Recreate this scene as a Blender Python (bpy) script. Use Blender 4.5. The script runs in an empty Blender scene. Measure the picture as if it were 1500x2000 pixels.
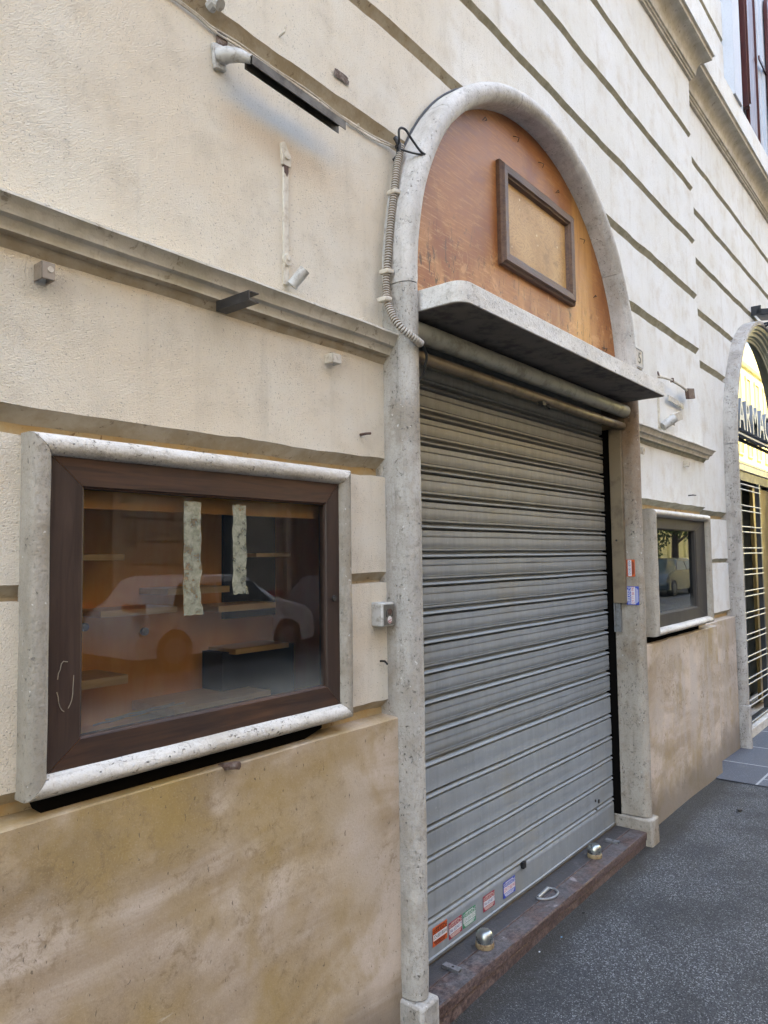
import bpy, math, random
from mathutils import Vector, Matrix, noise
random.seed(7)
sc = bpy.context.scene
PI = math.pi

# ------------------------------------------------------------------ camera
cam = bpy.data.objects.new('camera', bpy.data.cameras.new('camera'))
sc.collection.objects.link(cam)
cam.data.sensor_fit = 'HORIZONTAL'; cam.data.sensor_width = 36.0
cam.data.lens = 36.0 * 1440 / 1500
cam.data.clip_start = 0.02; cam.data.clip_end = 600
cam.matrix_world = Matrix(((0.63011286, -0.03900066, -0.77552352, 0.0),
                           (-0.77639942, -0.04800064, -0.6284106, -1.554),
                           (-0.0127172, 0.99808561, -0.06052591, 1.547),
                           (0, 0, 0, 1)))
sc.camera = cam

# ------------------------------------------------------------------ light
EXPOSURE = 3.6
SUN_EL, SUN_AZ = math.radians(50), math.radians(100)     # azimuth measured from +X towards +Y
w = bpy.data.worlds.new('World'); sc.world = w; w.use_nodes = True
nt = w.node_tree; nt.nodes.clear()
sky = nt.nodes.new('ShaderNodeTexSky'); sky.sky_type = 'NISHITA'; sky.sun_disc = False
sky.sun_elevation = SUN_EL
sky.sun_rotation = PI / 2 - SUN_AZ
sky.air_density = 1.2; sky.dust_density = 2.5; sky.ozone_density = 1.0
bg = nt.nodes.new('ShaderNodeBackground'); bg.inputs[1].default_value = 0.15
wo = nt.nodes.new('ShaderNodeOutputWorld')
nt.links.new(sky.outputs[0], bg.inputs[0]); nt.links.new(bg.outputs[0], wo.inputs[0])
sd = bpy.data.lights.new('sun', 'SUN'); sd.energy = 3.8; sd.angle = math.radians(0.5); sd.color = (1.0, 0.94, 0.84)
sun = bpy.data.objects.new('sun', sd); sc.collection.objects.link(sun)
sdir = Vector((math.cos(SUN_EL) * math.cos(SUN_AZ), math.cos(SUN_EL) * math.sin(SUN_AZ), math.sin(SUN_EL)))
sun.rotation_euler = sdir.to_track_quat('Z', 'Y').to_euler()
sun.location = (0, 5, 30)
sc.view_settings.view_transform = 'Standard'; sc.view_settings.look = 'None'
sc.view_settings.exposure = EXPOSURE; sc.view_settings.gamma = 1.0; sc.view_settings.use_curve_mapping = False
sc.view_settings.use_white_balance = True; sc.view_settings.white_balance_temperature = 7900; sc.view_settings.white_balance_tint = 12
sc.cycles.max_bounces = 7; sc.cycles.diffuse_bounces = 4; sc.cycles.glossy_bounces = 4
sc.cycles.transparent_max_bounces = 12
sc.cycles.use_adaptive_sampling = True; sc.cycles.adaptive_threshold = 0.015
sc.cycles.caustics_reflective = False; sc.cycles.caustics_refractive = False

# ------------------------------------------------------------------ node helpers
class NB:
    def __init__(s, name):
        s.m = bpy.data.materials.new(name); s.m.use_nodes = True
        s.t = s.m.node_tree; s.t.nodes.clear()
        s.out = s.n('ShaderNodeOutputMaterial'); s.b = s.n('ShaderNodeBsdfPrincipled')
        s.l(s.b.outputs[0], s.out.inputs[0])
        s.co = s.n('ShaderNodeTexCoord').outputs['Object']
    def n(s, k, **kw):
        o = s.t.nodes.new(k)
        for a, v in kw.items(): setattr(o, a, v)
        return o
    def l(s, a, b): s.t.links.new(a, b)
    def setin(s, sock, v):
        if hasattr(v, 'type') and hasattr(v, 'is_output'): s.l(v, sock)
        elif isinstance(v, (tuple, list)) and len(v) == 3 and sock.type == 'RGBA': sock.default_value = (*v, 1)
        else: sock.default_value = v
    def map(s, scale=(1, 1, 1), rot=(0, 0, 0), loc=(0, 0, 0)):
        m = s.n('ShaderNodeMapping'); s.l(s.co, m.inputs[0])
        m.inputs['Scale'].default_value = scale; m.inputs['Rotation'].default_value = rot; m.inputs['Location'].default_value = loc
        return m.outputs[0]
    def noise(s, scale, detail=4, rough=.55, dist=0.0, vec=None, col=False):
        o = s.n('ShaderNodeTexNoise'); s.l(vec or s.co, o.inputs['Vector'])
        o.inputs['Scale'].default_value = scale; o.inputs['Detail'].default_value = detail
        o.inputs['Roughness'].default_value = rough; o.inputs['Distortion'].default_value = dist
        return o.outputs[1 if col else 0]
    def vor(s, scale, feature='F1', vec=None, rnd=1.0):
        o = s.n('ShaderNodeTexVoronoi'); o.feature = feature; s.l(vec or s.co, o.inputs['Vector'])
        o.inputs['Scale'].default_value = scale; o.inputs['Randomness'].default_value = rnd
        return o.outputs[0]
    def step(s, v, a, b, lo=0.0, hi=1.0):
        o = s.n('ShaderNodeMapRange'); o.interpolation_type = 'SMOOTHSTEP'
        s.setin(o.inputs[0], v); o.inputs[1].default_value = a; o.inputs[2].default_value = b
        o.inputs[3].default_value = lo; o.inputs[4].default_value = hi
        return o.outputs[0]
    def math(s, op, a, b=0.0, c=0.0):
        o = s.n('ShaderNodeMath'); o.operation = op
        s.setin(o.inputs[0], a); s.setin(o.inputs[1], b)
        if op in ('MULTIPLY_ADD',): s.setin(o.inputs[2], c)
        return o.outputs[0]
    def mix(s, f, a, b, mode='MIX'):
        o = s.n('ShaderNodeMix'); o.data_type = 'RGBA'; o.blend_type = mode
        s.setin(o.inputs[0], f); s.setin(o.inputs[6], a); s.setin(o.inputs[7], b)
        return o.outputs[2]
    def ramp(s, f, stops):
        o = s.n('ShaderNodeValToRGB'); s.l(f, o.inputs[0]); e = o.color_ramp.elements
        while len(e) < len(stops): e.new(.5)
        for i, (p, c) in enumerate(stops): e[i].position = p; e[i].color = (*c, 1)
        return o.outputs[0]
    def xyz(s):
        o = s.n('ShaderNodeSeparateXYZ'); s.l(s.co, o.inputs[0]); return o.outputs
    def bump(s, h, strength=.5, dist=.003, prev=None):
        o = s.n('ShaderNodeBump'); s.setin(o.inputs['Height'], h); s.setin(o.inputs['Strength'], strength)
        o.inputs['Distance'].default_value = dist
        if prev: s.l(prev, o.inputs['Normal'])
        return o.outputs[0]
    def fin(s, col, rough=.7, metal=0.0, bump=None, spec=None):
        s.setin(s.b.inputs['Base Color'], col); s.setin(s.b.inputs['Roughness'], rough); s.setin(s.b.inputs['Metallic'], metal)
        if spec is not None: s.setin(s.b.inputs['Specular IOR Level'], spec)
        if bump: s.l(bump, s.b.inputs['Normal'])
        return s.m

M = {}
# ---- stucco
def stucco():
    b = NB('cream_stucco'); x, y, z = b.xyz()
    big = b.noise(1.7, 5, .6); med = b.noise(7, 5, .6)
    warm = b.mix(b.step(big, .35, .65), (.73, .63, .49), (.75, .685, .57))
    cool = b.mix(b.step(big, .35, .65), (.71, .70, .65), (.76, .76, .735))
    fx = b.step(b.math('ADD', x, b.math('MULTIPLY', big, .8)), 1.7, 3.8)
    col = b.mix(fx, warm, cool)
    col = b.mix(b.step(med, .45, .75, 0, .45), col, (.55, .47, .36))
    # vertical grime runs
    run = b.noise(1, 5, .65, .3, b.map((14, 14, 1.1)))
    col = b.mix(b.step(run, .52, .78, 0, .30), col, (.43, .38, .30))
    # bluish band with a tan band beneath it, below the lamp trough
    wob = b.math('MULTIPLY', b.math('SUBTRACT', b.noise(5, 3), .5), .06)
    t = b.math('ADD', b.math('ADD', z, b.math('MULTIPLY', x, .03)), wob)     # slanted band coordinate
    inx = b.math('MULTIPLY', b.step(x, 1.18, 1.30), b.step(x, 1.50, 1.78, 1, 0))
    blue = b.math('MULTIPLY', inx, b.math('MULTIPLY', b.step(t, 2.82, 2.875), b.step(t, 2.89, 2.95, 1, 0)))
    rust = b.math('MULTIPLY', inx, b.math('MULTIPLY', b.step(t, 2.70, 2.80), b.step(t, 2.80, 2.87, 1, 0)))  # mask of the tan band
    col = b.mix(b.math('MULTIPLY', blue, .42), col, (.50, .55, .60))
    col = b.mix(b.math('MULTIPLY', rust, .35), col, (.55, .38, .25))  # tints the tan band
    # specks
    sp = b.noise(170, 2, .5)
    col = b.mix(b.step(sp, .63, .71, 0, .55), col, (.22, .19, .15))
    # splash dirt streak groups
    crk = b.noise(3.2, 8, .7, 1.4)
    line = b.math('ABSOLUTE', b.math('SUBTRACT', crk, .5))
    col = b.mix(b.math('MULTIPLY', b.step(line, 0, .004, 1, 0), b.step(med, .5, .6, 0, .5)), col, (.33, .28, .22))
    g1 = b.noise(215, 3, .6, .0, b.map((1, 1, 1.5), (0, .5, 0)))
    g2 = b.noise(330, 2, .5)
    h = b.math('ADD', b.math('MULTIPLY', g1, 1.0), b.math('MULTIPLY', g2, .35))
    br = b.noise(1, 4, .6, .5, b.map((60, 60, 9)))
    st = b.step(x, 1.9, 3.4, .9, .38)
    bm = b.bump(h, st, .005)
    bm = b.bump(b.math('ADD', br, b.math('MULTIPLY', b.noise(16, 4), 1.2)), .28, .006, bm)
    return b.fin(col, .9, 0, bm, .2)
M['stucco'] = stucco()
def groove():
    b = NB('groove_render'); x, y, z = b.xyz()
    n = b.noise(14, 5, .65)
    l = b.mix(b.step(n, .35, .65), (.38, .305, .205), (.46, .395, .30))
    r = b.mix(b.step(n, .35, .65), (.30, .28, .20), (.40, .37, .28))
    col = b.mix(b.step(x, 1.8, 3.0), l, r)
    col = b.mix(b.step(b.noise(38, 4, .7, .5), .60, .68, 0, .7), col, (.16, .11, .07))
    och = b.math('MULTIPLY', b.step(x, 1.9, 2.0, 1, 0), b.step(z, 1.855, 1.85))
    return b.fin(col, .9, 0, b.bump(b.noise(70, 4), .5, .004), .2)
M['groove'] = groove()
def ochre():
    b = NB('ochre_render'); n = b.noise(17, 5, .65)
    col = b.mix(b.step(n, .35, .65), (.42, .28, .13), (.42, .33, .20))
    col = b.mix(b.step(b.noise(30, 5, .7, .8), .57, .66, 0, .8), col, (.16, .09, .05))
    return b.fin(col, .9, 0, b.bump(b.noise(60, 4), .6, .005), .2)
M['ochre'] = ochre()
def stringc():
    b = NB('moulded_render'); x, y, z = b.xyz(); n = b.noise(9, 5, .6)
    col = b.mix(b.step(n, .35, .65), (.46, .42, .33), (.58, .54, .46))
    col = b.mix(b.step(b.noise(26, 5, .7, .6), .58, .68, 0, .7), col, (.20, .16, .11))
    col = b.mix(b.step(b.noise(1, 4, .6, 0, b.map((40, 40, 4))), .55, .7, 0, .35), col, (.33, .27, .19))
    return b.fin(col, .85, 0, b.bump(b.math('ADD', b.noise(60, 4), b.noise(12, 3)), .5, .004), .25)
M['string'] = stringc()

def stone(name, base, alt, dirt, pit=.66, warm=None, lift=1.0, vert=True, rough=.62):
    b = NB(name); x, y, z = b.xyz()
    sc_ = (9, 9, 1.6) if vert else (1.6, 9, 9)
    n = b.noise(1, 6, .62, .4, b.map(sc_)); big = b.noise(4.5, 5, .6)
    col = b.mix(b.step(n, .33, .67), base, alt)
    if warm: col = b.mix(b.step(big, .5, .68, 0, .75), col, warm)
    mot = b.noise(26, 7, .78)
    if name.startswith('soiled'): col = b.mix(b.math('MULTIPLY', b.step(b.math('ADD', z, b.math('MULTIPLY', big, .6)), 1.75, 2.35), b.step(big, .35, .6, .35, .75)), col, (.22, .125, .065))
    col = b.mix(b.step(mot, .51, .70, 0, .50), col, dirt)
    col = b.mix(b.step(b.noise(1, 6, .75, .8, b.map((30, 30, 3.2) if vert else (3.2, 30, 30))), .54, .72, 0, .45), col, dirt)
    col = b.mix(b.step(b.noise(120, 3, .6), .56, .70, 0, .38), col, dirt)
    pv = b.noise(1, 3, .6, .5, b.map((125, 125, 85) if vert else (85, 125, 125)))
    pits = b.math('MULTIPLY', b.step(pv, pit, pit + .03), b.step(b.noise(13, 2), .46, .56))
    col = b.mix(b.math('MULTIPLY', pits, .75), col, (.08, .07, .055))
    f2 = b.noise(230, 3, .7)
    col = b.mix(b.step(f2, .53, .68, 0, .35), col, dirt)
    wp = b.step(b.noise(62, 2, .5), .71, .75)
    col = b.mix(b.math('MULTIPLY', wp, .5), col, (.72, .71, .68))
    h = b.math('SUBTRACT', b.math('ADD', b.math('MULTIPLY', b.noise(55, 5, .65), .55), b.math('MULTIPLY', b.noise(9, 3), .6)), b.math('MULTIPLY', pits, 1.2))
    return b.fin(col, b.step(mot, .3, .8, rough - .05, rough + .2), 0, b.bump(h, .9, .008), .3)
M['column'] = stone('worn_grey_travertine', (.335, .31, .275), (.47, .445, .40), (.15, .135, .11), .62, (.27, .23, .18))
M['jambR'] = stone('soiled_travertine', (.30, .265, .215), (.40, .36, .305), (.15, .115, .085), .61, (.24, .18, .12))
M['archst'] = stone('pale_travertine', (.46, .435, .40), (.60, .575, .535), (.22, .195, .16), .63, (.38, .345, .295))
M['rollV'] = stone('travertine_upright', (.29, .26, .21), (.42, .38, .32), (.17, .145, .11), .64, (.26, .22, .165))
M['rollH'] = stone('travertine_rail', (.52, .485, .43), (.66, .625, .565), (.27, .225, .17), .62, (.44, .385, .31), vert=False)
M['canopy'] = stone('canopy_travertine', (.60, .58, .54), (.72, .70, .66), (.26, .23, .19), .63, (.55, .52, .47), vert=False)
M['pharm'] = stone('pharmacy_travertine', (.34, .31, .28), (.50, .475, .44), (.19, .16, .13), .58, (.38, .34, .30))

def dado():
    b = NB('beige_travertine_dado'); x, y, z = b.xyz()
    dg = b.noise(1, 5, .6, .8, b.map((1.5, 1, 4.6), (0, .42, 0)))
    big = b.noise(2.6, 5, .6, .3)
    col = b.mix(b.step(dg, .36, .64), (.38, .285, .195), (.60, .50, .415))
    col = b.mix(b.step(big, .48, .66, 0, .85), col, (.36, .255, .13))
    col = b.mix(b.step(b.noise(1.9, 3, .5, 0, b.map((1, 1, 1), (0, 0, 0), (7, 0, 3))), .52, .66, 0, .7), col, (.50, .42, .35))
    dk = b.math('MULTIPLY', b.math('MULTIPLY', b.step(z, .70, .95), b.step(x, 1.75, 1.1)), b.step(b.noise(3.3, 5, .65), .38, .58))
    col = b.mix(b.math('MULTIPLY', dk, .7), col, (.22, .145, .06))
    # ochre damp left low area
    och = b.math('MULTIPLY', b.step(x, 2.2, 1.0), b.step(b.noise(2.1, 4), .38, .6))
    col = b.mix(b.math('MULTIPLY', och, .85), col, (.34, .225, .075))
    # purple grey at the right, soil at the foot
    gr = b.math('MULTIPLY', b.step(x, 4.0, 4.8), b.step(b.noise(1, 5, .6, 0, b.map((9, 1, 1.2))), .4, .6))
    col = b.mix(b.math('MULTIPLY', gr, .5), col, (.47, .42, .38))
    vein = b.noise(6, 8, .72, 1.6); ln = b.math('ABSOLUTE', b.math('SUBTRACT', vein, .5))
    zone = b.step(b.noise(3.1, 3), .45, .58)
    col = b.mix(b.math('MULTIPLY', b.step(ln, .0, .022, 1, 0), b.math('MULTIPLY', zone, .28)), col, (.20, .14, .08))
    blot = b.noise(30, 6, .75, .5)
    col = b.mix(b.math('MULTIPLY', b.step(blot, .52, .66), b.math('MULTIPLY', zone, .6)), col, (.22, .15, .08))
    scr = b.noise(1, 5, .7, .3, b.map((6, 1, 90), (0, .38, 0)))
    col = b.mix(b.math('MULTIPLY', b.step(scr, .60, .72), b.step(big, .35, .5, .45, .0)), col, (.66, .60, .52))
    pit = b.step(b.noise(1, 3, .6, .5, b.map((90, 1, 42))), .66, .70)
    col = b.mix(b.math('MULTIPLY', pit, .75), col, (.10, .075, .05))
    fine = b.noise(210, 3, .7)
    col = b.mix(b.step(fine, .52, .70, 0, .28), col, (.22, .16, .10))
    col = b.mix(b.step(fine, .44, .32, 0, .12), col, (.72, .64, .54))
    foot = b.math('MULTIPLY', b.step(b.math('ADD', z, b.math('MULTIPLY', b.noise(9, 4), .25)), .20, .42, 1, 0), .65)
    col = b.mix(foot, col, (.15, .12, .09))
    h = b.math('SUBTRACT', b.math('ADD', b.noise(80, 4, .65), b.noise(14, 4)), pit)
    return b.fin(col, b.step(dg, .3, .7, .42, .62), 0, b.bump(h, .28, .004), .35)
M['dado'] = dado()

def shutter():
    b = NB('galvanised_shutter'); x, y, z = b.xyz()
    n = b.noise(1, 6, .65, .2, b.map((24, 1, 3)))
    big = b.noise(3, 4)
    col = b.mix(b.step(n, .22, .78), (.20, .222, .235), (.27, .295, .31))
    col = b.mix(b.step(b.math('ADD', z, b.math('MULTIPLY', big, .5)), 1.45, 2.15), col, b.mix(b.step(n, .3, .7), (.23, .215, .175), (.30, .285, .235)))
    st = b.noise(1, 5, .75, .6, b.map((28, 1, 6)))
    col = b.mix(b.step(st, .56, .74, 0, .35), col, (.14, .135, .12))
    col = b.mix(b.step(b.noise(90, 3), .62, .72, 0, .35), col, (.42, .42, .40))
    col = b.mix(b.step(big, .55, .7, 0, .3), col, (.25, .22, .16))
    return b.fin(col, b.step(n, .3, .7, .56, .72), .08, b.bump(b.math('ADD', b.noise(1, 4, .6, 0, b.map((12, 1, 30))), b.noise(5, 3)), .22, .004), .45)
M['shutter'] = shutter()

def wood(name, a, c, dark, rough=.4, diag=0, grain=(3, 3, 40), specks=.0, bs=.2):
    b = NB(name)
    g = b.noise(1, 6, .65, .8, b.map(grain, (0, diag, 0))); big = b.noise(2.4, 4, .6)
    col = b.mix(b.step(g, .3, .7), a, c)
    col = b.mix(b.step(big, .45, .7, 0, .6), col, dark)
    if specks:
        s = b.noise(1, 4, .7, .4, b.map((60, 1, 16)))
        msk = b.step(b.noise(6, 3), .45, .6)
        col = b.mix(b.math('MULTIPLY', b.step(s, .63, .68), b.math('MULTIPLY', msk, specks)), col, (.04, .025, .015))
    return b.fin(col, b.step(g, .3, .7, rough, rough + .15), 0, b.bump(g, bs, .003), .32)
def tymp():
    b = NB('orange_varnished_board'); x, y, z = b.xyz()
    br = b.noise(1, 6, .7, .3, b.map((9, 1, 95), (0, -.45, 0)))
    big = b.noise(2.3, 4, .6, .4)
    col = b.mix(b.step(br, .3, .7), (.29, .10, .028), (.41, .175, .058))
    col = b.mix(b.step(big, .42, .62, 0, .7), col, (.21, .06, .018))
    col = b.mix(b.math('MULTIPLY', b.step(br, .53, .62), b.step(x, 3.0, 2.1, .15, .9)), col, (.50, .28, .13))
    # sun-faded strip right of the little frame and worn patches
    fd = b.math('MULTIPLY', b.step(x, 3.40, 3.50), b.step(x, 3.60, 3.78, 1, 0))
    col = b.mix(b.math('MULTIPLY', fd, b.step(b.noise(1, 5, .6, 0, b.map((26, 1, 3))), .3, .6, .2, .8)), col, (.56, .29, .09))
    lw = b.math('MULTIPLY', b.step(z, 2.95, 2.60), b.step(b.noise(1, 5, .6, .3, b.map((8, 1, 3))), .45, .65))
    col = b.mix(b.math('MULTIPLY', lw, .6), col, (.52, .26, .10))
    ck = b.noise(1, 5, .7, .8, b.map((44, 1, 11)))
    low = b.step(b.math('ADD', z, b.math('MULTIPLY', b.noise(4, 2), .5)), 3.25, 2.80)
    col = b.mix(b.math('MULTIPLY', b.step(ck, .575, .60), low), col, (.06, .035, .015))
    pt = b.math('MULTIPLY', b.step(b.noise(7, 7, .75, .6), .56, .60), b.step(z, 3.15, 2.65, .15, .9))
    col = b.mix(b.math('MULTIPLY', pt, .7), col, (.56, .30, .13))
    col = b.mix(b.step(b.noise(55, 4, .7), .64, .70, 0, .6), col, (.13, .05, .02))
    sm = b.step(x, 2.055, 2.0585); sm2 = b.step(x, 2.0585, 2.062, 1, 0)
    return b.fin(col, b.step(br, .3, .7, .34, .52), 0, b.bump(b.math('ADD', br, ck), .18, .002), .28)
M['tymp'] = tymp()
M['brown'] = wood('dark_brown_stained_wood', (.034, .020, .015), (.056, .033, .024), (.030, .022, .019), .38, 0, (60, 60, 4))
M['brownH'] = wood('dark_brown_rail_wood', (.038, .021, .015), (.085, .040, .022), (.032, .022, .019), .38, 0, (4, 60, 60))
M['greyframe'] = wood('grey_brown_frame_paint', (.034, .030, .027), (.052, .045, .039), (.03, .027, .025), .62, 0, (60, 60, 4))
M['oldwood'] = wood('weathered_moulding_wood', (.075, .035, .022), (.15, .085, .05), (.055, .03, .022), .45, 0, (5, 60, 70), .5, .5)
def ply():
    b = NB('plywood_board')
    wv = b.noise(1, 4, .6, 2.2, b.map((3, 1, 7), (0, .6, 0)))
    band = b.math('FRACT', b.math('MULTIPLY', wv, 14))
    col = b.mix(b.step(b.noise(3, 4), .35, .65), (.38, .20, .06), (.50, .30, .12))
    col = b.mix(b.step(band, .5, 1.0, 0, .6), col, (.26, .13, .045))
    col = b.mix(b.step(b.noise(9, 5, .7), .54, .68, 0, .7), col, (.24, .12, .04))
    col = b.mix(b.step(b.vor(9), .07, .03), col, (.66, .52, .30))
    return b.fin(col, .5, 0, b.bump(b.noise(40, 4), .2, .002), .4)
M['ply'] = ply()
M['case'] = wood('orange_case_lining', (.78, .33, .07), (.82, .42, .11), (.60, .23, .055), .55, 0, (12, 12, 2))
M['shelf'] = wood('pine_shelf_wood', (.68, .43, .18), (.78, .54, .27), (.55, .32, .12), .5, 0, (5, 30, 60))
M['navy'] = NB('navy_fabric_panel').fin((.012, .014, .028), .8)

def asphalt():
    b = NB('asphalt'); x, y, z = b.xyz()
    g = b.vor(250); v = b.n('ShaderNodeTexVoronoi'); b.l(b.co, v.inputs[0]); v.inputs['Scale'].default_value = 250
    bw = b.n('ShaderNodeSeparateColor'); b.l(v.outputs['Color'], bw.inputs[0])
    col = b.mix(bw.outputs[0], (.030, .032, .036), (.130, .138, .150))
    col = b.mix(b.step(bw.outputs[1], .86, .94), col, (.36, .38, .40))
    big = b.noise(2.6, 5, .6)
    col = b.mix(b.step(big, .42, .66, 0, .6), col, (.036, .038, .042))
    col = b.mix(b.step(b.noise(9, 3), .66, .72, 0, .25), col, (.16, .17, .18))
    ck = b.noise(1.6, 8, .7, 1.2); cl = b.math('ABSOLUTE', b.math('SUBTRACT', ck, .5))
    col = b.mix(b.math('MULTIPLY', b.step(cl, 0, .004, 1, 0), b.step(b.noise(1.1, 2), .5, .58, 0, .8)), col, (.008, .008, .009))
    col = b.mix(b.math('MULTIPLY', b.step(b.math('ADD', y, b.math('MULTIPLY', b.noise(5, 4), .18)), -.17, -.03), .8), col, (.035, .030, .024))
    h = b.math('ADD', b.math('MULTIPLY', g, -1.2), b.math('MULTIPLY', b.noise(60, 3), .8))
    return b.fin(col, .72, 0, b.bump(h, 1.0, .009), .4)
M['asphalt'] = asphalt()
def basalt():
    b = NB('basalt_paving')
    br = b.n('ShaderNodeTexBrick'); b.l(b.map((1, 1, 1), (0, 0, 0), (.55, .30, 0)), br.inputs[0])
    br.inputs['Scale'].default_value = 1.0; br.inputs['Brick Width'].default_value = .62; br.inputs['Row Height'].default_value = .42
    br.inputs['Mortar Size'].default_value = .008; br.offset = .4
    br.inputs[1].default_value = (.055, .062, .078, 1); br.inputs[2].default_value = (.075, .083, .10, 1); br.inputs[3].default_value = (.33, .34, .34, 1)
    n = b.noise(110, 3); m = b.noise(7, 5, .65)
    col = b.mix(b.step(n, .58, .68, 0, .6), br.outputs[0], (.2, .22, .25))
    col = b.mix(b.step(m, .55, .7, 0, .5), col, (.10, .10, .10))
    return b.fin(col, .6, 0, b.bump(n, .4, .003), .4)
M['basalt'] = basalt()
def thr():
    b = NB('red_porphyry_threshold'); x, y, z = b.xyz()
    n = b.noise(60, 5, .7); big = b.noise(5, 5, .65, .5)
    col = b.mix(b.step(n, .35, .65), (.048, .029, .026), (.15, .10, .088))
    top = b.step(z, .0735, .0743)
    dst = b.math('MULTIPLY', b.step(big, .34, .52), b.step(y, .0, -.05, .95, .95))
    col = b.mix(b.math('MULTIPLY', top, dst), col, b.mix(b.step(n, .3, .7), (.045, .042, .044), (.15, .135, .135)))
    col = b.mix(b.math('MULTIPLY', top, b.step(b.noise(7, 6, .7, 1.0), .60, .66, 0, .75)), col, (.34, .30, .30))
    col = b.mix(b.math('MULTIPLY', b.step(y, -.012, -.004), b.math('MULTIPLY', top, .85)), col, (.055, .054, .055))
    return b.fin(col, b.step(n, .3, .7, .45, .65), 0, b.bump(b.math('ADD', n, b.noise(1, 4, .7, 0, b.map((10, 30, 60)))), .5, .006), .4)
M['thr'] = thr()

def paint(name, c, rough=.5, metal=0, dirt=None, amt=.5, scale=30, bs=.2):
    b = NB(name); col = c
    n = b.noise(scale, 5, .7)
    col = b.mix(b.step(n, .45, .7, 0, amt), c, dirt or tuple(v * .4 for v in c))
    return b.fin(col, b.step(n, .3, .7, rough, min(1, rough + .2)), metal, b.bump(n, bs, .002), .5)
M['beigemetal'] = paint('beige_painted_metal', (.20, .155, .10), .45, .1, (.09, .065, .04), .6, 12)
M['tube'] = paint('greenish_grey_tube_paint', (.46, .435, .33), .38, .1, (.14, .10, .06), .55, 14)
M['bartop'] = paint('brown_bar_paint', (.19, .14, .085), .35, .2, (.09, .06, .03), .6, 12)
M['plate'] = paint('cream_painted_iron', (.60, .55, .46), .6, 0, (.28, .2, .13), .55, 45)
M['rust'] = paint('rusty_iron', (.10, .055, .04), .7, .2, (.30, .26, .22), .5, 50)
M['darkmetal'] = paint('dark_metal', (.045, .042, .04), .4, .5, (.12, .11, .1), .4, 30)
M['trough'] = paint('brown_metal_trough', (.10, .085, .065), .45, .4, (.04, .03, .025), .6, 25)
M['whitem'] = paint('dirty_white_metal', (.50, .49, .46), .5, .1, (.20, .17, .13), .7, 45)
M['greymet'] = paint('grey_metal', (.30, .31, .32), .35, .6, (.1, .09, .08), .5, 50)
M['steel'] = paint('polished_steel', (.42, .45, .44), .16, .95, (.2, .2, .17), .25, 12, .05)
M['rustcol'] = paint('rusty_collar', (.33, .25, .14), .7, .2, (.13, .05, .025), .8, 50)
M['black'] = NB('black_rubber').fin((.012, .012, .013), .5)
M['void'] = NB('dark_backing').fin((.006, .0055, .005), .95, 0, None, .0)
M['conduit'] = paint('grey_beige_conduit', (.42, .385, .335), .5, 0, (.22, .19, .15), .5, 40)
M['shutwood'] = wood('oxblood_shutter_paint', (.060, .012, .010), (.10, .022, .018), (.035, .012, .012), .35, 0, (60, 60, 4))
M['bluewhite'] = paint('bluish_white_render', (.56, .60, .66), .8, 0, (.45, .48, .52), .4, 60)
M['bracketp'] = paint('bare_brown_plate', (.30, .25, .20), .5, .3, (.16, .12, .09), .5, 30)
M['chip'] = paint('broken_brick_hole', (.10, .065, .05), .95, 0, (.38, .33, .28), .55, 70, .9)
M['frontmetal'] = paint('anthracite_shopfront_metal', (.055, .058, .062), .35, .5, (.09, .09, .09), .3, 10)
M['gate'] = paint('bright_gate_tube', (.40, .41, .42), .34, .7, (.25, .25, .25), .3, 20, .05)
M['brass'] = paint('brass_door_panel', (.22, .15, .055), .3, .6, (.25, .15, .04), .3, 4, .05)
M['lettface'] = NB('letter_face').fin((.50, .52, .48), .5)
M['lettside'] = NB('letter_side').fin((.27, .30, .34), .5, .1)
M['floodm'] = NB('flood_black').fin((.012, .015, .022), .35)
M['tape'] = None
def tape():
    b = NB('yellowed_tape')
    n = b.noise(60, 6, .75, .8)
    col = b.mix(b.step(n, .35, .65), (.22, .22, .15), (.38, .38, .29))
    m = b.fin(col, .4, 0, b.bump(n, .8, .004), .5)
    tr = b.n('ShaderNodeBsdfTransparent'); mx = b.n('ShaderNodeMixShader')
    b.l(b.step(b.noise(34, 5, .7), .45, .70, .80, .35), mx.inputs[0]); b.l(tr.outputs[0], mx.inputs[1]); b.l(b.b.outputs[0], mx.inputs[2]); b.l(mx.outputs[0], b.out.inputs[0])
    return m
M['tape'] = tape()
def glass(name, ior=1.75, tint=(1, 1, 1), dust=.05, fz=None):
    b = NB(name); x, y, z = b.xyz()
    tr = b.n('ShaderNodeBsdfTransparent'); tr.inputs[0].default_value = (*tint, 1)
    gl = b.n('ShaderNodeBsdfGlossy'); gl.inputs[1].default_value = .0
    fr = b.n('ShaderNodeFresnel'); fr.inputs[0].default_value = ior
    mx = b.n('ShaderNodeMixShader'); b.l(fr.outputs[0], mx.inputs[0]); b.l(tr.outputs[0], mx.inputs[1]); b.l(gl.outputs[0], mx.inputs[2])
    df = b.n('ShaderNodeBsdfDiffuse'); df.inputs[0].default_value = (.42, .45, .43, 1)
    st = b.noise(1, 5, .7, .3, b.map((22, 1, 2)))
    d = b.step(st, .3, .8, dust * .4, dust * 1.6)
    if fz is not None:
        d = b.math('ADD', d, b.step(b.math('ADD', z, b.math('MULTIPLY', b.noise(8, 3), .06)), fz, fz + .14, .28, 0))
    m2 = b.n('ShaderNodeMixShader'); b.l(d, m2.inputs[0]); b.l(mx.outputs[0], m2.inputs[1]); b.l(df.outputs[0], m2.inputs[2])
    b.l(m2.outputs[0], b.out.inputs[0]); return b.m
M['glass'] = glass('dusty_window_glass', 1.66, (.97, .98, .96), .018, 1.16)
M['glassR'] = glass('greenish_window_glass', 1.9, (.6, .72, .68), .02, 1.17)
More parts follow.
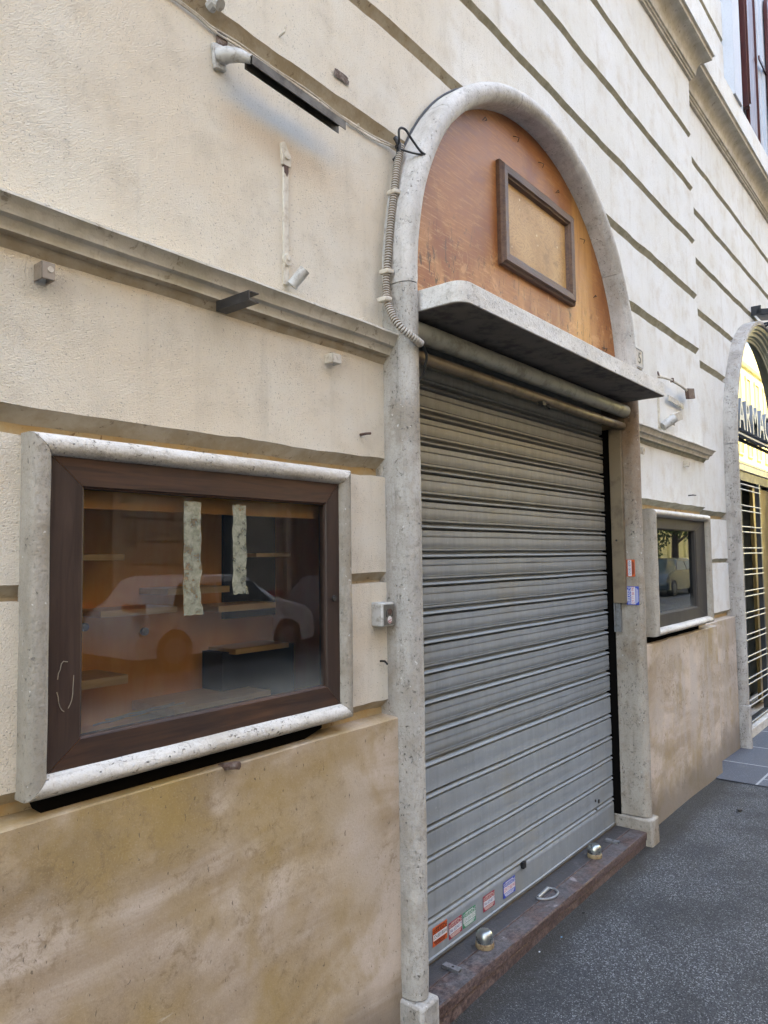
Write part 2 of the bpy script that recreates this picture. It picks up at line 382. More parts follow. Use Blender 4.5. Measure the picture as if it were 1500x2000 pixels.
M['glassP'] = glass('pharmacy_glass', 2.2, (.5, .55, .52), .01)
def flat(name, c, rough=.5, metal=0.0): return NB(name).fin(c, rough, metal)

# ------------------------------------------------------------------ mesh helpers
def link(o): sc.collection.objects.link(o)
class MB:
    def __init__(s): s.v = []; s.f = []; s.mi = []
    def add(s, vs, fs, mi=0):
        k = len(s.v); s.v += [tuple(p) for p in vs]; s.f += [tuple(i + k for i in f) for f in fs]; s.mi += [mi] * len(fs)
    def box(s, x0, x1, y0, y1, z0, z1, mi=0):
        vs = [(x, y, z) for x in (x0, x1) for y in (y0, y1) for z in (z0, z1)]
        s.add(vs, [(0, 1, 3, 2), (4, 6, 7, 5), (0, 4, 5, 1), (2, 3, 7, 6), (0, 2, 6, 4), (1, 5, 7, 3)], mi)
    def obox(s, c, ax, ay, az, mi=0):
        c = Vector(c); ax = Vector(ax); ay = Vector(ay); az = Vector(az)
        vs = [c + i * ax + j * ay + k * az for i in (-1, 1) for j in (-1, 1) for k in (-1, 1)]
        s.add(vs, [(0, 1, 3, 2), (4, 6, 7, 5), (0, 4, 5, 1), (2, 3, 7, 6), (0, 2, 6, 4), (1, 5, 7, 3)], mi)
    def tube(s, pts, r, n=10, cap=True, mi=0, rf=None):
        pts = [Vector(p) for p in pts]; rings = []; k0 = len(s.v); up = None
        for i, p in enumerate(pts):
            d = (pts[min(i + 1, len(pts) - 1)] - pts[max(i - 1, 0)]).normalized()
            if up is None:
                up = Vector((0, 0, 1)) if abs(d.z) < .9 else Vector((1, 0, 0))
            a = d.cross(up).normalized(); up = a.cross(d).normalized()
            rr = rf(i) if rf else r
            s.v += [tuple(p + rr * (math.cos(t) * a + math.sin(t) * up)) for t in [2 * PI * j / n for j in range(n)]]
        for i in range(len(pts) - 1):
            for j in range(n):
                a0 = k0 + i * n + j; a1 = k0 + i * n + (j + 1) % n
                s.f.append((a0, a1, a1 + n, a0 + n)); s.mi.append(mi)
        if cap:
            s.f.append(tuple(k0 + j for j in reversed(range(n)))); s.mi.append(mi)
            e = k0 + (len(pts) - 1) * n; s.f.append(tuple(e + j for j in range(n))); s.mi.append(mi)
    def lathe(s, c, prof, n=28, mi=0):
        c = Vector(c); k0 = len(s.v)
        for r, z in prof:
            s.v += [(c.x + r * math.cos(2 * PI * j / n), c.y + r * math.sin(2 * PI * j / n), c.z + z) for j in range(n)]
        for i in range(len(prof) - 1):
            for j in range(n):
                a0 = k0 + i * n + j; a1 = k0 + i * n + (j + 1) % n
                s.f.append((a0, a1, a1 + n, a0 + n)); s.mi.append(mi)
        s.f.append(tuple(k0 + (len(prof) - 1) * n + j for j in range(n))); s.mi.append(mi)
    def grid(s, rows, mi=0, closed=False):
        k0 = len(s.v); n = len(rows[0])
        for r in rows: s.v += [tuple(p) for p in r]
        for i in range(len(rows) - 1):
            for j in range(n if closed else n - 1):
                a = k0 + i * n + j; b_ = k0 + i * n + (j + 1) % n
                s.f.append((a, b_, b_ + n, a + n)); s.mi.append(mi)
    def poly(s, pts, y0, y1, mi=0):       # prism of an x-z polygon between y0 and y1
        n = len(pts); vs = [(x, y0, z) for x, z in pts] + [(x, y1, z) for x, z in pts]
        fs = [tuple(range(n)), tuple(reversed(range(n, 2 * n)))] + [(i, i + n, (i + 1) % n + n, (i + 1) % n) for i in range(n)]
        s.add(vs, fs, mi)
    def polyz(s, pts, z0, z1, mi=0):      # prism of an x-y polygon between z0 and z1
        n = len(pts); vs = [(x, y, z0) for x, y in pts] + [(x, y, z1) for x, y in pts]
        fs = [tuple(reversed(range(n))), tuple(range(n, 2 * n))] + [(i, (i + 1) % n, (i + 1) % n + n, i + n) for i in range(n)]
        s.add(vs, fs, mi)
    def build(s, name, mats, parent=None, bevel=0, smooth=35, fix=True):
        me = bpy.data.meshes.new(name); me.from_pydata(s.v, [], s.f)
        if not isinstance(mats, (list, tuple)): mats = [mats]
        for m in mats: me.materials.append(m)
        me.polygons.foreach_set('material_index', s.mi)
        me.update()
        if fix:
            import bmesh
            bm = bmesh.new(); bm.from_mesh(me); bmesh.ops.recalc_face_normals(bm, faces=bm.faces); bm.to_mesh(me); bm.free()
        if smooth:
            me.polygons.foreach_set('use_smooth', [True] * len(me.polygons)); me.set_sharp_from_angle(angle=math.radians(smooth))
        o = bpy.data.objects.new(name, me); link(o)
        if bevel:
            bv = o.modifiers.new('bevel', 'BEVEL'); bv.width = bevel; bv.segments = 2; bv.limit_method = 'ANGLE'; bv.angle_limit = math.radians(40)
        if parent: par(o, parent)
        return o
def par(o, p):
    o.parent = p; o.matrix_parent_inverse = wm(p).inverted()
def wm(o):
    m = Matrix.Translation(o.location)
    return wm(o.parent) @ o.matrix_parent_inverse @ m if o.parent else m
def tag(o, label=None, cat=None, group=None, kind=None):
    if label: o['label'] = label
    if cat: o['category'] = cat
    if group: o['group'] = group
    if kind: o['kind'] = kind
    return o
def empty(name, loc, parent=None):
    o = bpy.data.objects.new(name, None); link(o); o.location = loc; o.empty_display_size = .1
    if parent:
        o.location = (0, 0, 0); par(o, parent); 
    return o
def thing(name, loc, label, cat, group=None): return tag(empty(name, loc), label, cat, group)
def frame_side(mb, k, x0, x1, z0, z1, prof, gap=0.0, mi=0, sub=14, wob=0.0):
    # one mitred side of a rectangular frame; k: 0 bottom, 1 right, 2 top, 3 left; prof: (inset, y)
    cs = [(x0, z0), (x1, z0), (x1, z1), (x0, z1)]; dirs = [(1, 1), (-1, 1), (-1, -1), (1, -1)]
    a, c = k, (k + 1) % 4; rows = []
    for q in range(sub + 1):
        f = q / sub; row = []
        for t, y in prof:
            pa = (cs[a][0] + dirs[a][0] * t, cs[a][1] + dirs[a][1] * t); pc = (cs[c][0] + dirs[c][0] * t, cs[c][1] + dirs[c][1] * t)
            L = math.hypot(pc[0] - pa[0], pc[1] - pa[1]); ff = (gap + f * (L - 2 * gap)) / L
            x = pa[0] + (pc[0] - pa[0]) * ff; z = pa[1] + (pc[1] - pa[1]) * ff
            nn = noise.noise_vector(Vector((x * 9, z * 9, k * 3.1))) * wob if 0 < q < sub else Vector()
            row.append((x + nn.x * .4, y + nn.y, z + nn.z * .6))
        rows.append(row)
    mb.grid(rows, mi)
    mb.f.append(tuple(len(mb.v) - len(prof) + i for i in range(len(prof)))); mb.mi.append(mi)
    k0 = len(mb.v) - len(rows) * len(prof); mb.f.append(tuple(k0 + i for i in reversed(range(len(prof))))); mb.mi.append(mi)
def text_mesh(name, body, size, mats, parent=None, ext=0.0, xs=1.0, bold=0.0, align='CENTER'):
    cu = bpy.data.curves.new(name, 'FONT'); cu.body = body; cu.size = size; cu.align_x = align; cu.align_y = 'CENTER'
    cu.extrude = ext; cu.offset = bold; cu.resolution_u = 3
    t = bpy.data.objects.new(name, cu); link(t)
    dg = bpy.context.evaluated_depsgraph_get()
    me = bpy.data.meshes.new_from_object(t.evaluated_get(dg)); me.name = name
    bpy.data.objects.remove(t)
    me.transform(Matrix.Diagonal((xs, 1, 1, 1)))
    me.materials.clear()
    for m in mats: me.materials.append(m)
    return me
WALL_M = Matrix(((1, 0, 0, 0), (0, 0, -1, 0), (0, 1, 0, 0), (0, 0, 0, 1)))   # text plane -> wall facing -Y
def nz(x, y, z=0): return noise.noise(Vector((x, y, z)))

# ------------------------------------------------------------------ ground
def gz(x):
    if x < 1.9: return -.02
    if x < 3.0: return -.02 + .02 * (x - 1.9) / 1.1
    if x < 4.9: return 0.0
    if x < 6.6: return -.045 * (x - 4.9) / 1.7
    return -.045
def ground():
    mb = MB(); xs = [-300, -60, -20, -5] + [i * .1 for i in range(0, 90)] + [9, 12, 20, 60, 120, 300]
    xs = sorted(set(xs)); ys = [.35, .2, .1, 0, -.05, -.1, -.15, -.25, -.4, -.6, -.9, -1.3, -1.8, -2.2]
    mb.grid([[(x, y, gz(x) + (.004 * nz(x * 3, y * 3) if y < -.15 and 0 < x < 9 else 0)) for y in ys] for x in xs])
    tag(mb.build('pavement', M['asphalt'], fix=False), kind='structure')
    mb = MB(); mb.box(-300, 300, -2.38, -2.2, -.4, -.001); tag(mb.build('kerb', M['basalt']), kind='structure')
    mb = MB(); mb.grid([[(-300, -300, -.15), (-300, 300, -.15)], [(300, -300, -.15), (300, 300, -.15)]]); tag(mb.build('road', M['asphalt'], fix=False), kind='structure')
    mb = MB(); mb.box(-300, 300, -12.7, -10.2, -.3, -.01); tag(mb.build('far_pavement', M['basalt']), kind='structure')
    # slab paving in front of the pharmacy, broken edge towards the door
    mb = MB(); rows = []
    for i in range(0, 40):
        x = 5.47 + i * .16; rows.append([(max(x, 5.46 + .03 * nz(y * 6, 2) + (.0 if y > -.4 else (-y - .4) * .10)) if i == 0 else x, y, gz(x) + .006) for y in [.1, .0, -.05, -.1, -.2, -.3, -.4, -.6, -1.0, -1.5, -2.19]])
    mb.grid(rows); tag(mb.build('slab_paving', M['basalt'], fix=False), kind='structure')
ground()

# ------------------------------------------------------------------ main building
B = thing('apartment_building', (3, 0, 0), 'cream rendered building with banded grooves, arched shuttered doorway and display windows', 'building')
XJ = 5.63; RY = .09
X0L, X1R = 1.926, 4.066           # outer faces of the door jambs
OPN = (2.002, 3.98)
CX, CR, CZ = 2.995, 1.030, 2.512  # arch centre-line
# vertical profile of the rusticated wall: list of (z, y, material of the strip ABOVE it)
def wall_profile(ymain):
    P = [(-.2, 0, 0), (.4, 0, 0), (1.0, 0, 0), (1.012, .028, 2), (1.050, .03, 1), (1.078, 0, 0)]
    for zl, zu in ((1.462, 1.497),):
        P += [(zl, 0, 0), (zl + .001, .03, 1), (zl + .008, .03, 1), (zu, 0, 0)]
    P += [(1.812, 0, 0), (1.8125, .040, 2), (1.842, .041, 1), (1.874, 0, 0)]
    for zl, zu in ((2.985, 3.045), (3.40, 3.458), (3.815, 3.868), (4.215, 4.27), (4.63, 4.685)):
        if zl == 2.985:
            P += [(2.20, 0, 0), (2.30, 0, 0)]
        P += [(zl, 0, 0), (zl + .001, .038, 1), (zl + .010, .038, 1), (zu, 0, 0)]
    P += [(5.1, 0, 0), (5.35, 0, 0)]
    for zl, zu in ((5.60, 5.66), (5.96, 6.02), (6.36, 6.42), (6.76, 6.82)):
        P += [(zl, 0, 0), (zl + .001, .038, 1), (zl + .010, .038, 1), (zu, 0, 0)]
    P += [(8, 0, 0), (12, 0, 0), (22, 0, 0)]
    return P
def refine(P, dz=.09):
    out = []
    for a, b in zip(P, P[1:]):
        out.append(a); L = b[0] - a[0]
        if L > dz * 1.5 and b[0] < 7:
            n = int(L / dz)
            for i in range(1, n): f = i / n; out.append((a[0] + L * f, a[1] + (b[1] - a[1]) * f, a[2]))
    out.append(P[-1]); return out
def wall(name, x0, x1, y0, P, skip, step=.05, extra=()):
    xs = [x0]
    while xs[-1] < x1 - 1e-6:
        d = step if xs[-1] < 10 else 5
        if xs[-1] < -.2: d = .8
        xs.append(min(xs[-1] + d, x1))
    xs = sorted(set([round(x, 4) for x in xs] + [e for e in extra if x0 < e < x1])); mb = MB()
    V = {}
    for i, x in enumerate(xs):
        for j, (z, y, m) in enumerate(P):
            amp = .008 if .9 < z < 7 else 0
            dz = amp * (.55 if z < 2.4 else 1) * nz(x * 4.0, z * 1.7, 5) + amp * .5 * nz(x * 15, z * 3, 9)
            dy = .0025 * nz(x * 2.2, z * 2.2, 1) + .0012 * nz(x * 11, z * 11, 3)
            V[i, j] = len(mb.v); mb.v.append((x, y0 + y + (dy if abs(x - XJ) > .03 else 0), z + dz))
    for i in range(len(xs) - 1):
        for j in range(len(P) - 1):
            xc, zc = (xs[i] + xs[i + 1]) / 2, (P[j][0] + P[j + 1][0]) / 2
            if skip(xc, zc): continue
            mb.f.append((V[i, j], V[i + 1, j], V[i + 1, j + 1], V[i, j + 1])); mb.mi.append(P[j][2])
    return mb.build(name, [M['stucco'], M['groove'], M['ochre']], B, smooth=28, fix=False)
PW = refine(wall_profile(0))
def skA(x, z):
    if X0L + .04 < x < X1R - .04 and z < 2.45: return True
    if .735 < x < 1.685 and 1.085 < z < 1.79: return True
    if 4.33 < x < 5.41 and 1.085 < z < 1.79: return True
    if x > 3.93 + 1.14 and False: return True
    return False
def snapz(P, zs):
    P = list(P)
    for zz in zs:
        for j in range(len(P) - 1):
            if P[j][0] < zz < P[j + 1][0] and zz - P[j][0] > .003 and P[j + 1][0] - zz > .003:
                f = (zz - P[j][0]) / (P[j + 1][0] - P[j][0]); P.insert(j + 1, (zz, P[j][1] + (P[j + 1][1] - P[j][1]) * f, P[j][2])); break
    return P
PA = snapz(PW, (1.085, 1.79, 2.45))
wall('front_wall', -12, XJ, 0, PA, lambda x, z: skA(x, z), extra=(.735, 1.685, 4.33, 5.41, 1.952, 4.03))
PCX, PCZ, PRO, PRI = 7.86, 2.45, 1.31, 1.13
def skB(x, z):
    if PCX - PRI - .05 < x < PCX + PRI + .05 and z < PCZ: return True
    return z >= PCZ and math.hypot(x - PCX, z - PCZ) < PRI + .09
PR = [p for p in PW if p[0] < 5.36] + [(5.5, 0, 0)]
wall('recessed_wall', XJ, 60, RY, snapz(PR, (2.45,)), skB)
wall('upper_wall', XJ, 60, 0, [p for p in PW if p[0] > 5.35] , lambda x, z: 7.12 < x < 8.55 and 5.5 < z < 9)
# side face of the step back, follows the groove notches
mb = MB()
for a, b_ in zip(PW, PW[1:]):
    if b_[0] <= 5.36: mb.add([(XJ, a[1], a[0]), (XJ, RY + a[1], a[0]), (XJ, RY + b_[1], b_[0]), (XJ, b_[1], b_[0])], [(0, 1, 2, 3)], 0)
mb.build('wall_return', M['stucco'], B, fix=False)
# building mass behind (keeps the sun off the street side)
mb = MB(); mb.box(-12, 60, .55, 12, -.2, 22); mb.build('rear_block', M['stucco'], B)
mb = MB(); mb.box(-12, 60, .005, .56, 21.9, 22.05); mb.build('roof', M['string'], B)
mb = MB(); mb.box(-12.05, -12, .0, 12, -.2, 22); mb.build('end_wall', M['stucco'], B)

# dado slabs
def slab(x0, x1, yb, yf, z0, z1, name='dado_slab'):
    mb = MB(); nx = max(2, int((x1 - x0) / .12)); nzv = 12
    rows = []
    for i in range(nx + 1):
        x = x0 + (x1 - x0) * i / nx
        col = [(x, yf + .0015 * nz(x * 4, z0 + (z1 - z0) * j / nzv * 4), z0 + (z1 - z0) * j / nzv + (.003 * nz(x * 8, 3) if j == nzv else 0)) for j in range(nzv + 1)]
        col.append((x, yf + .004, z1 + .003 + .003 * nz(x * 8, 3))); col.append((x, yb, z1 + .008)); rows.append(col)
    mb.grid(rows)
    mb.add([rows[-1][0], rows[-1][-2], (x1, yb, z1 + .008), (x1, yb, z0)], [(0, 3, 2, 1)])
    mb.build(name, M['dado'], B, fix=False, smooth=30)
slab(-12, .02, .03, -.040, -.2, 1.018); slab(.022, 1.928, .03, -.042, -.2, 1.020)
slab(4.068, 5.648, .03, -.042, -.2, 1.020)
slab(5.65, 6.52, .12, .048, -.2, 1.020)
mb = MB(); mb.box(5.60, 5.650, -.039, .12, -.2, 1.016); mb.build('dado_return', M['dado'], B)

# string course
SP = [(2.196, .004), (2.214, -.010), (2.222, -.012), (2.226, -.030), (2.236, -.031), (2.249, -.038), (2.254, -.050), (2.264, -.053), (2.279, -.063), (2.285, -.071), (2.291, -.070), (2.305, .006)]
def course(name, prof, x0, x1, ret, mat, amp=.002, step=.05):
    mb = MB(); rows = []; n = max(2, int((x1 - x0) / step))
    for i in range(n + 1):
        x = x0 + (x1 - x0) * i / n
        rows.append([(x + (-y if ret and i == n else 0), y + amp * nz(x * 7, z * 30), z + amp * 1.4 * nz(x * 5, z * 9, 4)) for z, y in prof])
    if ret:
        rows.append([(x1 - y, ret, z + amp * 1.4 * nz(x1 * 5, z * 9, 4)) for z, y in prof])
    mb.grid(rows)
    k = len(prof) - 1; mb.mi = [1 if (i % k) < (3 if name == 'string_course' else 0) else 0 for i in range(len(mb.f))]
    mb.f.append(tuple(range(len(prof)))); mb.mi.append(0)
    return mb.build(name, [mat, M['groove']], B, fix=False, smooth=30)
course('string_course', SP, -3, X0L + .012, 0, M['string'])
course('string_course', SP, X1R - .012, XJ, RY + .02, M['string'])
# worn drip lip under groove over the right window
BC = [(5.10, .004), (5.105, -.018), (5.120, -.020), (5.124, -.030), (5.136, -.032), (5.140, -.042), (5.150, -.044)]
BC += [(5.15 + .115 * math.sin(t), -.044 - .085 * (1 - math.cos(t))) for t in [PI / 2 * i / 9 for i in range(1, 10)]]
BC += [(5.27, -.138), (5.292, -.140), (5.30, -.150), (5.50, -.152), (5.545, .004)]
course('cornice', BC, -12, XJ, RY + .02, M['string'], .0012, .1)
BCr = [(z, y + RY) for z, y in BC]
o = course('cornice', BCr, XJ + .0, 12, 0, M['string'], .0012, .1)
# white painted fascia of the cornice
for xa, xb, dy in ((-12, XJ + .1525, 0), (XJ + .156, 12, RY)):
    mb = MB(); mb.box(xa, xb, -.156 + dy, -.146 + dy, 5.302, 5.505); mb.build('cornice_fascia', M['stucco'], B)

# door surround: jambs, arch stones, plinths
DS = empty('door_surround', (2.991, 0, 0), B)
SEC = [(.040, .13), (.040, .02), (.040, -.066)] + [(.040 * math.cos(t), -.070 - .042 * math.sin(t)) for t in [PI * i / 14 for i in range(1, 14)]] + [(-.040, -.066), (-.040, .02), (-.040, .13)]
def sweep(name, path, mat, parent, sec=SEC, amp=.0016, seed=0):
    # path: list of (x, z, nx, nz) with n the in-plane normal
    mb = MB(); rows = []
    for i, (x, z, ax, az) in enumerate(path):
        e = 0 < i < len(path) - 1
        inset = 0 if 0 < i < len(path) - 1 else .002
        row = []
        for t, y in sec:
            d = amp * nz(x * 6 + t * 20, z * 6, y * 20 + seed)
            tt = t * (1 - inset * 18) + d
            row.append((x + ax * tt, y + (inset if y < 0 else 0) + amp * nz(x * 5, z * 5, t * 30 + seed) * .8, z + az * tt))
        rows.append(row)
    mb.grid(rows)
    n = len(sec); mb.f.append(tuple(range(n))); mb.mi.append(0)
    mb.f.append(tuple(len(mb.v) - n + i for i in reversed(range(n)))); mb.mi.append(0)
    return mb.build(name, mat, parent, smooth=40)
def vpath(x, z0, z1, step=.06):
    n = max(2, int((z1 - z0) / step)); return [(x, z0 + .004, 1, 0)] + [(x, z0 + (z1 - z0) * i / n, 1, 0) for i in range(n + 1) if 0 < i < n] + [(x, z1 - .0015, 1, 0)]
sweep('jamb', vpath(1.965, .137, 2.470), M['column'], DS, seed=1)
sweep('jamb', vpath(4.025, .137, 2.40), M['jambR'], DS, seed=2)
def apath(a0, a1, cx=CX, cz=CZ, r=CR):
    n = max(3, int(abs(a1 - a0) / 3)); g = .055 * (1 if a1 > a0 else -1)
    return [(cx + r * math.cos(math.radians(a)), cz + r * math.sin(math.radians(a)), math.cos(math.radians(a)), math.sin(math.radians(a))) for a in [a0 + g + (a1 - a0 - 2 * g) * i / n for i in range(n + 1)]]
# left springer runs straight from the jamb joint then bends
pl = [(1.965, 2.472, -1, 0), (1.965, 2.49, -1, 0)] + apath(180, 139)
sweep('arch_stone', pl, M['archst'], DS, seed=3)
sweep('arch_stone', apath(139, 103), M['archst'], DS, seed=4)
sweep('arch_stone', apath(103, 70), M['archst'], DS, seed=5)
sweep('arch_stone', apath(70, 33), M['archst'], DS, seed=6)
pr = apath(33, 0) + [(4.025, 2.48, 1, 0), (4.025, 2.4025, 1, 0)]
sweep('arch_stone', pr, M['archst'], DS, seed=7)
for x0, x1, mt in ((1.916, 2.012, 'column'), (3.970, 4.082, 'jambR')):
    mb = MB(); mb.box(x0, x1, -.130, .11, -.1, .137); o = mb.build('plinth', M[mt], DS, bevel=.010)

# canopy slab over the door
CNP = empty('canopy', (2.991, -.1, 2.386), B)
pts = [(2.004, .10)]
R_ = .055
pts += [(2.004 + R_ - R_ * math.cos(t), -.272 + R_ - R_ * math.sin(t)) for t in [PI / 2 * i / 8 for i in range(9)]]
pts += [(2.3, -.272), (2.8, -.273), (3.3, -.271), (3.7, -.272)]
pts += [(3.971 + .008 * math.sin(t), -.272 + .008 - .008 * math.cos(t)) for t in [PI / 2 * i / 5 for i in range(6)]]
pts += [(3.979, .10)]
mb = MB(); mb.polyz(pts, 2.384, 2.456); mb.build('canopy_slab', M['canopy'], CNP, bevel=.0018)
M['soffit_shade'] = paint('soot_and_shade_soffit', (.20, .17, .14), .9, 0, (.07, .055, .045), .8, 9)  # soot brown, darkened further to paint in the shade under the canopy
mb = MB(); mb.polyz([(2.991 + (x - 2.991) * .996, y if y > 0 else y + .004) for x, y in pts], 2.3815, 2.3845); mb.build('shade_underside', M['soffit_shade'], CNP)  # thin dark sheet carrying the painted soffit shade
mb = MB(); mb.polyz([(2.05, -.006), (2.05, -.215), (2.09, -.245), (2.60, -.248), (2.605, -.006)], 2.456, 2.470); mb.build('canopy_capping', M['canopy'], CNP, bevel=.002)
mb = MB(); mb.box(2.0, 2.03, -.07, .05, 2.37, 2.46); mb.box(2.0, 2.022, -.05, .02, 2.30, 2.37); mb.build('canopy_bearing', M['jambR'], CNP, bevel=.004)

# tympanum
TY = empty('tympanum', (2.991, 0, 2.46), B)
pts = [(1.99, 2.457)] + [(CX - .996 * math.cos(t), CZ + .996 * math.sin(t)) for t in [PI * i / 60 for i in range(61)]] + [(3.996, 2.457)]
mb = MB(); mb.poly(pts, -.008, .004); mb.build('painted_board', M['tymp'], TY, fix=True, smooth=0)
PF = [(0, -.006), (0, -.026), (.008, -.034), (.012, -.030), (.018, -.042), (.048, -.040), (.054, -.032), (.060, -.030), (.066, -.012)]
mb = MB()
for k in range(4): frame_side(mb, k, 2.700, 3.425, 2.785, 3.243, PF, .0006, 0, 20, .0016)
mb.build('moulded_frame', M['oldwood'], TY, smooth=30)
mb = MB(); mb.box(2.755, 3.37, -.0125, -.0095, 2.84, 3.19); mb.build('plywood_infill', M['ply'], TY)
for (x, z, s) in ((2.24, 3.18, 1), (2.42, 3.36, 1), (2.62, 3.38, -1), (2.86, 3.42, 1), (3.10, 3.40, 1), (3.30, 3.33, -1), (3.55, 3.18, 1), (3.72, 2.92, -1), (3.80, 2.66, 1), (3.70, 2.60, -1), (3.62, 2.50, 1)):
    mb = MB(); mb.tube([(x, -.008, z), (x + .005 * s, -.020, z - .004), (x + .026 * s, -.024, z - .003), (x + .032 * s, -.014, z - .016)], .0018, 5)
    mb.build('bent_nail', M['black'], TY)

# ------------------------------------------------------------------ roller shutter
RS = empty('roller_shutter', (2.991, .066, .08), B)
lines = [2.395, 2.287, 2.179, 2.069, 1.965, 1.857, 1.752, 1.646, 1.536, 1.431, 1.323, 1.215, 1.105, .995, .884, .770, .655, .539, .431, .324, .212]
prof = []
RIB = [(0.0, .026), (.034, .026), (.05, .000), (.085, -.006), (.13, -.003), (.16, .006), (.175, .018), (.25, .020), (.28, .004), (.30, -.001), (.365, -.001), (.375, .0022), (.385, .0022), (.392, -.0032), (.410, -.0032), (.415, .0005), (.425, -.0005), (.60, -.002), (.755, -.0005), (.765, .0022), (.775, .0022), (.782, -.0032), (.800, -.0032), (.808, .0005), (.818, -.001), (.970, -.001), (.985, .006)]
PLN = [(0.0, .026), (.030, .026), (.045, .000), (.08, -.005), (.13, -.003), (.16, .005), (.175, .018), (.225, .020), (.25, .001), (.27, -.003), (.30, -.0015), (.60, -.0025), (.95, -.0015), (.975, -.001), (.99, .003)]
for i in range(len(lines) - 1, 0, -1):
    zb, zt = lines[i], lines[i - 1]; P = PLN if zb < .75 else RIB
    if zb < .23: pass
    for f, y in P: prof.append((zb + (zt - zb) * f, .066 + y))
bot = [(.084, .075), (.085, .062), (.098, .058), (.102, .063), (.19, .0635), (.205, .0635), (.2105, .069)]
prof = bot + prof
mb = MB(); rows = []
for i in range(41):
    x = 1.99 + 1.948 * i / 40
    rows.append([(x, y + .0012 * nz(x * 1.7, z * 9) + .0022 * nz(x * 3.1, z * 4.3, 2), z + .0013 * nz(x * 2.3, z * 5, 7)) for z, y in prof])
mb.grid(rows); mb.build('slat_curtain', M['shutter'], RS, fix=False, smooth=50)
mb = MB(); mb.box(1.99, 3.99, .068, .078, .0745, .086); mb.build('bottom_seal', M['bartop'], RS)
mb = MB(); mb.box(2.902, 2.925, .048, .064, .196, .222); mb.build('lock_slot', M['black'], RS)
# rusty drips on bottom bar: two rivets near the right
for (x, z, r) in ((3.70, .275, .006), (3.74, .262, .010), (3.71, .225, .005)):
    mb = MB(); mb.tube([(x, .068, z), (x, .060, z)], r, 10); mb.build('rivet', M['darkmetal'], RS)
def guide(side):
    s = 1 if side > 0 else -1
    xj = 3.98 if s > 0 else 2.002
    mb = MB()
    if s > 0:
        mb.box(3.948, 3.979, -.034, .034, 1.277, 2.235); mb.build('guide_cover', M['beigemetal'], RS, bevel=.003)
        mb = MB()
        mb.box(3.955, 3.9795, .000, .005, 1.12, 1.276); mb.box(3.955, 3.9795, .030, .036, 1.12, 1.276); mb.box(3.976, 3.9795, .005, .030, 1.12, 1.276)
        mb.box(3.966, 3.976, .008, .028, 1.15, 1.165); mb.box(3.966, 3.976, .010, .026, 1.20, 1.208); mb.box(3.966, 3.976, .008, .028, 1.235, 1.25)
        mb.build('guide_rail', M['greymet'], RS)
        mb = MB(); mb.tube([(3.948, .005, 1.62), (3.944, .005, 1.62)], .006, 8); mb.build('cover_screw', M['black'], RS)
        mb = MB(); mb.box(3.89, 3.978, .100, .115, .076, 2.30); mb.box(3.9765, 3.9792, .038, .115, .076, 2.30); mb.build('slot_shade_plates', M['void'], RS)  # black plates painting the shade of the slot beside the curtain
    else:
        mb.box(2.003, 2.036, .028, .050, .075, 2.235); mb.build('guide_rail', M['beigemetal'], RS, bevel=.002)
guide(1); guide(-1)
mb = MB(); n = 60
mb.tube([(2.006 + 1.970 * i / n, -.050, 2.332) for i in range(n + 1)], .036, 18); mb.build('roller_tube', M['tube'], RS)
mb = MB(); mb.tube([(2.006 + 1.970 * i / n, -.036, 2.250 - .0 * i) for i in range(n + 1)], .022, 14); mb.build('cross_bar', M['bartop'], RS)
mb = MB(); mb.tube([(3.01, -.05, 2.222), (3.01, -.062, 2.214), (3.03, -.066, 2.205), (3.045, -.060, 2.214), (3.05, -.05, 2.228)], .005, 8); mb.box(2.975, 3.005, -.062, -.04, 2.214, 2.232); mb.build('bar_hook', M['black'], RS)
# dark lining of the doorway head and sides
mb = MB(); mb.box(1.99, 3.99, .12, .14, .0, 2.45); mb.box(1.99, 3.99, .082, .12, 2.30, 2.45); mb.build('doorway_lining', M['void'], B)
mb = MB(); mb.box(3.972, 3.985, -.05, .12, 2.24, 2.385); mb.build('lintel_bracket', M['bartop'], B)
# threshold step
mb = MB(); 
sec = [(.115, -.1), (-.092, -.1), (-.094, .026), (-.092, .030), (-.0985, .034), (-.1005, .068), (-.0975, .074), (-.0185, .0742), (-.017, .071), (-.014, .071), (-.0125, .0742), (.115, .0744)]
rows = []
for i in range(60):
    x = 2.004 + (3.968 - 2.004) * i / 59
    rows.append([(x, y + (.002 * nz(x * 9, z * 40) if y < -.05 else 0), z + (.0015 * nz(x * 11, y * 9) if z > .02 and y < -.09 else 0)) for y, z in sec])
mb.grid(rows)
for r_ in (0, -1): mb.add(rows[r_], [tuple(range(len(sec)))])
mb.build('threshold', M['thr'], B, smooth=30)

